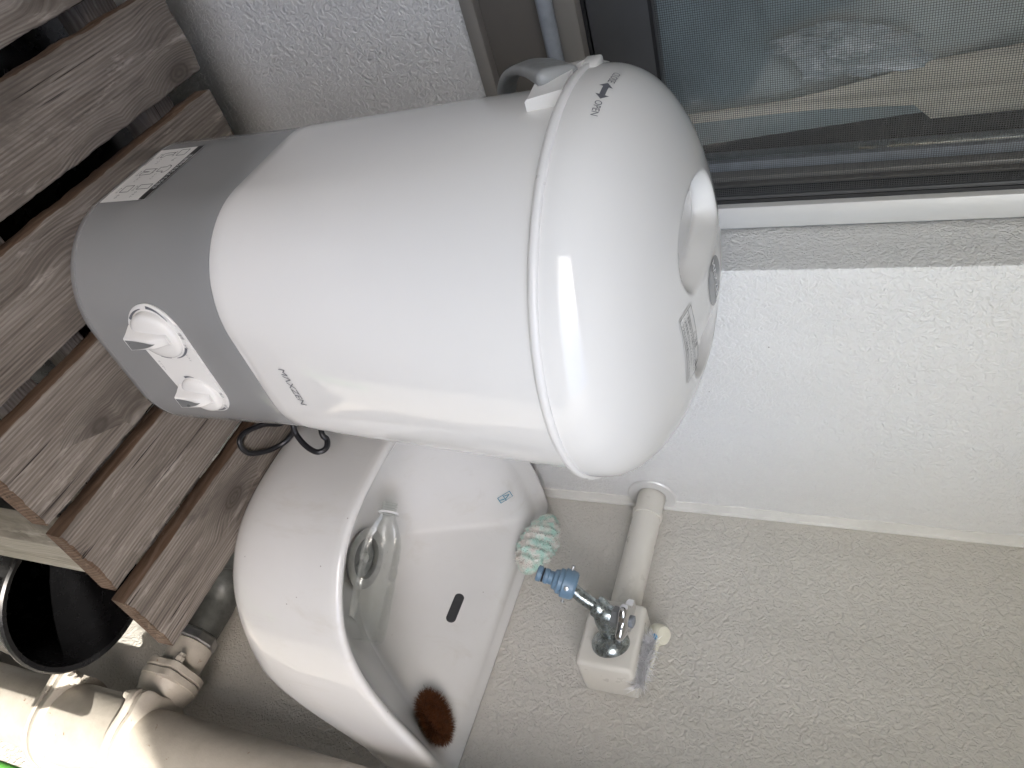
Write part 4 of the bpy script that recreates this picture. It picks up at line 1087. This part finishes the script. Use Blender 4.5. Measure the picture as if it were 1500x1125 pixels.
# ------------------------------------------------------------------ drain stack beside the sink
dp = thing('drain_pipe', (1.0, 0.186, ZF), 'beige painted vertical drain pipe with flanged branch', 'drain pipe')
px, py, pr_ = 1.0, 0.186, 0.054
MB().lathe([(pr_, ZF + 0.001), (pr_, -1.11)], (px, py, 0), (0, 0, 1), 48).build('lower_pipe', M['drain'], dp)
MB().lathe([(pr_, -0.955), (pr_, ZC - 0.001)], (px, py, 0), (0, 0, 1), 48).build('upper_pipe', M['drain'], dp)
MB().lathe([(0.060, -1.120), (0.060, -0.942)], (px, py, 0), (0, 0, 1), 48).build('tee_body', M['drain'], dp)
def lobed(r, ext, z, n=72, ph=0.6): return [(px + (r + ext * max(0, cos(2 * (2 * pi * j / n - ph))) ** 6) * cos(2 * pi * j / n), py + (r + ext * max(0, cos(2 * (2 * pi * j / n - ph))) ** 6) * sin(2 * pi * j / n), z) for j in range(n)]
BA = math.atan2(0.62, -0.78)
for z0, sg_ in ((-1.128, 1), (-0.935, -1)):
    for k, (za, zb_) in enumerate(((0.0, 0.012), (0.0128, 0.028))):
        a, b = z0 + sg_ * za, z0 + sg_ * zb_
        MB().rings([lobed(0.066, 0.016, a, ph=BA), lobed(0.0695, 0.018, a + (b - a) * 0.2, ph=BA), lobed(0.0695, 0.018, a + (b - a) * 0.75, ph=BA), lobed(0.061, 0.010 if k else 0.017, b, ph=BA)]).build('flange', M['drain'], dp, smooth=50)
    for s2 in (0, pi):
        bx, by = px + 0.0745 * cos(BA + s2), py + 0.0745 * sin(BA + s2)
        za = z0 + sg_ * 0.027
        MB().lathe([(0.0095, 0), (0.0095, 0.008), (0.008, 0.009)], (bx, by, za), (0, 0, sg_), 6).lathe([(0.0055, 0.0085), (0.0055, 0.017), (0.004, 0.018)], (bx, by, za), (0, 0, sg_), 14).build('bolt', M['drain'], dp, smooth=25)
nb = MB().lathe([(0.0078, 0), (0.0078, 0.004), (0.006, 0.005)], (px - 0.060 * 0.86, py - 0.060 * 0.50 + 0.02, -1.02), (-0.86, -0.28, 0), 6).build('cast_mark', M['drain'], dp, smooth=20)
zb0 = -0.972
MB().lathe([(0.036, 0.03), (0.036, 0.062), (0.044, 0.082), (0.046, 0.090)], (px, py, zb0), (0, 1, 0), 40).build('branch_neck', M['drain'], dp, smooth=45)
def lob2(r, ext, y, n=72): return [(px + (r + ext * max(0, cos(2 * (2 * pi * j / n - 2.5))) ** 6) * cos(2 * pi * j / n), y, zb0 + (r + ext * max(0, cos(2 * (2 * pi * j / n - 2.5))) ** 6) * sin(2 * pi * j / n)) for j in range(n)]
for (a, b) in ((0.274, 0.288), (0.2888, 0.302)):
    MB().rings([lob2(0.044, 0.010, a), lob2(0.047, 0.012, a + 0.002), lob2(0.047, 0.012, b - 0.002), lob2(0.043, 0.010, b)]).build('branch_flange', M['drain'], dp, smooth=50)
for s2 in (0, pi):
    bx, bz = px + 0.052 * cos(2.5 + s2), zb0 + 0.052 * sin(2.5 + s2)
    MB().lathe([(0.0075, 0), (0.0075, 0.007), (0.005, 0.008), (0.005, 0.013)], (bx, 0.302, bz), (0, 1, 0), 6).build('bolt', M['drain'], dp, smooth=25)
MB().lathe([(0.034, 0.302), (0.034, 0.345), (0.032, 0.347)], (px, 0, zb0), (0, 1, 0), 36).build('branch_collar', M['drain'], dp)
MB().lathe([(0.034, 0.3475), (0.0355, 0.350), (0.0355, 0.362), (0.033, 0.365)], (px, 0, zb0), (0, 1, 0), 8).build('union_nut', M['steel'], dp, smooth=20)
el = [(px, 0.362, zb0), (px, 0.41, zb0)] + [(px - 0.055 + 0.055 * cos(a), 0.41 + 0.055 * sin(a), zb0) for a in [pi / 2 * i / 10 for i in range(1, 11)]] + [(px - 0.075, 0.465, zb0 + 0.003)] + [(0.893 + 0.04 * (1 - sin(a)), 0.466, zb0 + 0.045 - 0.04 * cos(a)) for a in [pi / 2 * i / 8 for i in range(1, 9)]] + [(0.893, 0.470, -0.85), (0.893, 0.490, -0.770)]
MB().tube(el, 0.0285, 24).build('trap_pipe', M['galv'], dp, smooth=60)

# ------------------------------------------------------------------ bucket and pole under the bench
bk = thing('black_bucket', (0.805, 0.318, ZF), 'round black plastic bucket on the floor below the bench', 'bucket')
MB().lathe([(0.085, ZF + 0.002), (0.088, ZF + 0.006), (0.112, -1.055), (0.114, -1.047), (0.1195, -1.045), (0.120, -1.040), (0.117, -1.037), (0.110, -1.039), (0.108, -1.05), (0.084, ZF + 0.012), (0.02, ZF + 0.010)], (0.805, 0.318, 0), (0, 0, 1), 64).build('bucket_shell', M['black'], bk, smooth=45)
for s2 in (0.5, 0.5 + pi):
    MB().lathe([(0.009, 0), (0.009, 0.006), (0.006, 0.008)], (0.805 + 0.1125 * cos(s2), 0.318 + 0.1125 * sin(s2), -1.075), (cos(s2), sin(s2), 0), 16).build('handle_lug', M['black'], bk)
tag(MB().tube([(0.80, 0.073, ZF + 0.001), (0.80, 0.073, -1.2), (0.802, 0.074, -0.86), (0.803, 0.0745, -0.848)], [0.0125, 0.0125, 0.0125, 0.009], 20).build('garden_pole', M['green'], off=(0.80, 0.073, ZF)), 'bright green plastic pole standing beside the drain pipe', 'pole')
# grey tube lying along the window sill
tag(MB().tube([(-0.6, 0.846, -0.3215), (-0.1, 0.846, -0.3230), (0.2, 0.846, -0.3235), (0.335, 0.846, -0.324), (0.40, 0.846, -0.3245)], 0.0092, 16).build('grey_tube', M['tubegrey'], off=(0.2, 0.846, -0.324)), 'blue grey round tube running along the window sill', 'tube')

# lift everything so that the floor is at its own level under the lens
for o in list(COL.objects):
    if o.parent is None and o not in (camo, so):
        o.location.z += H0
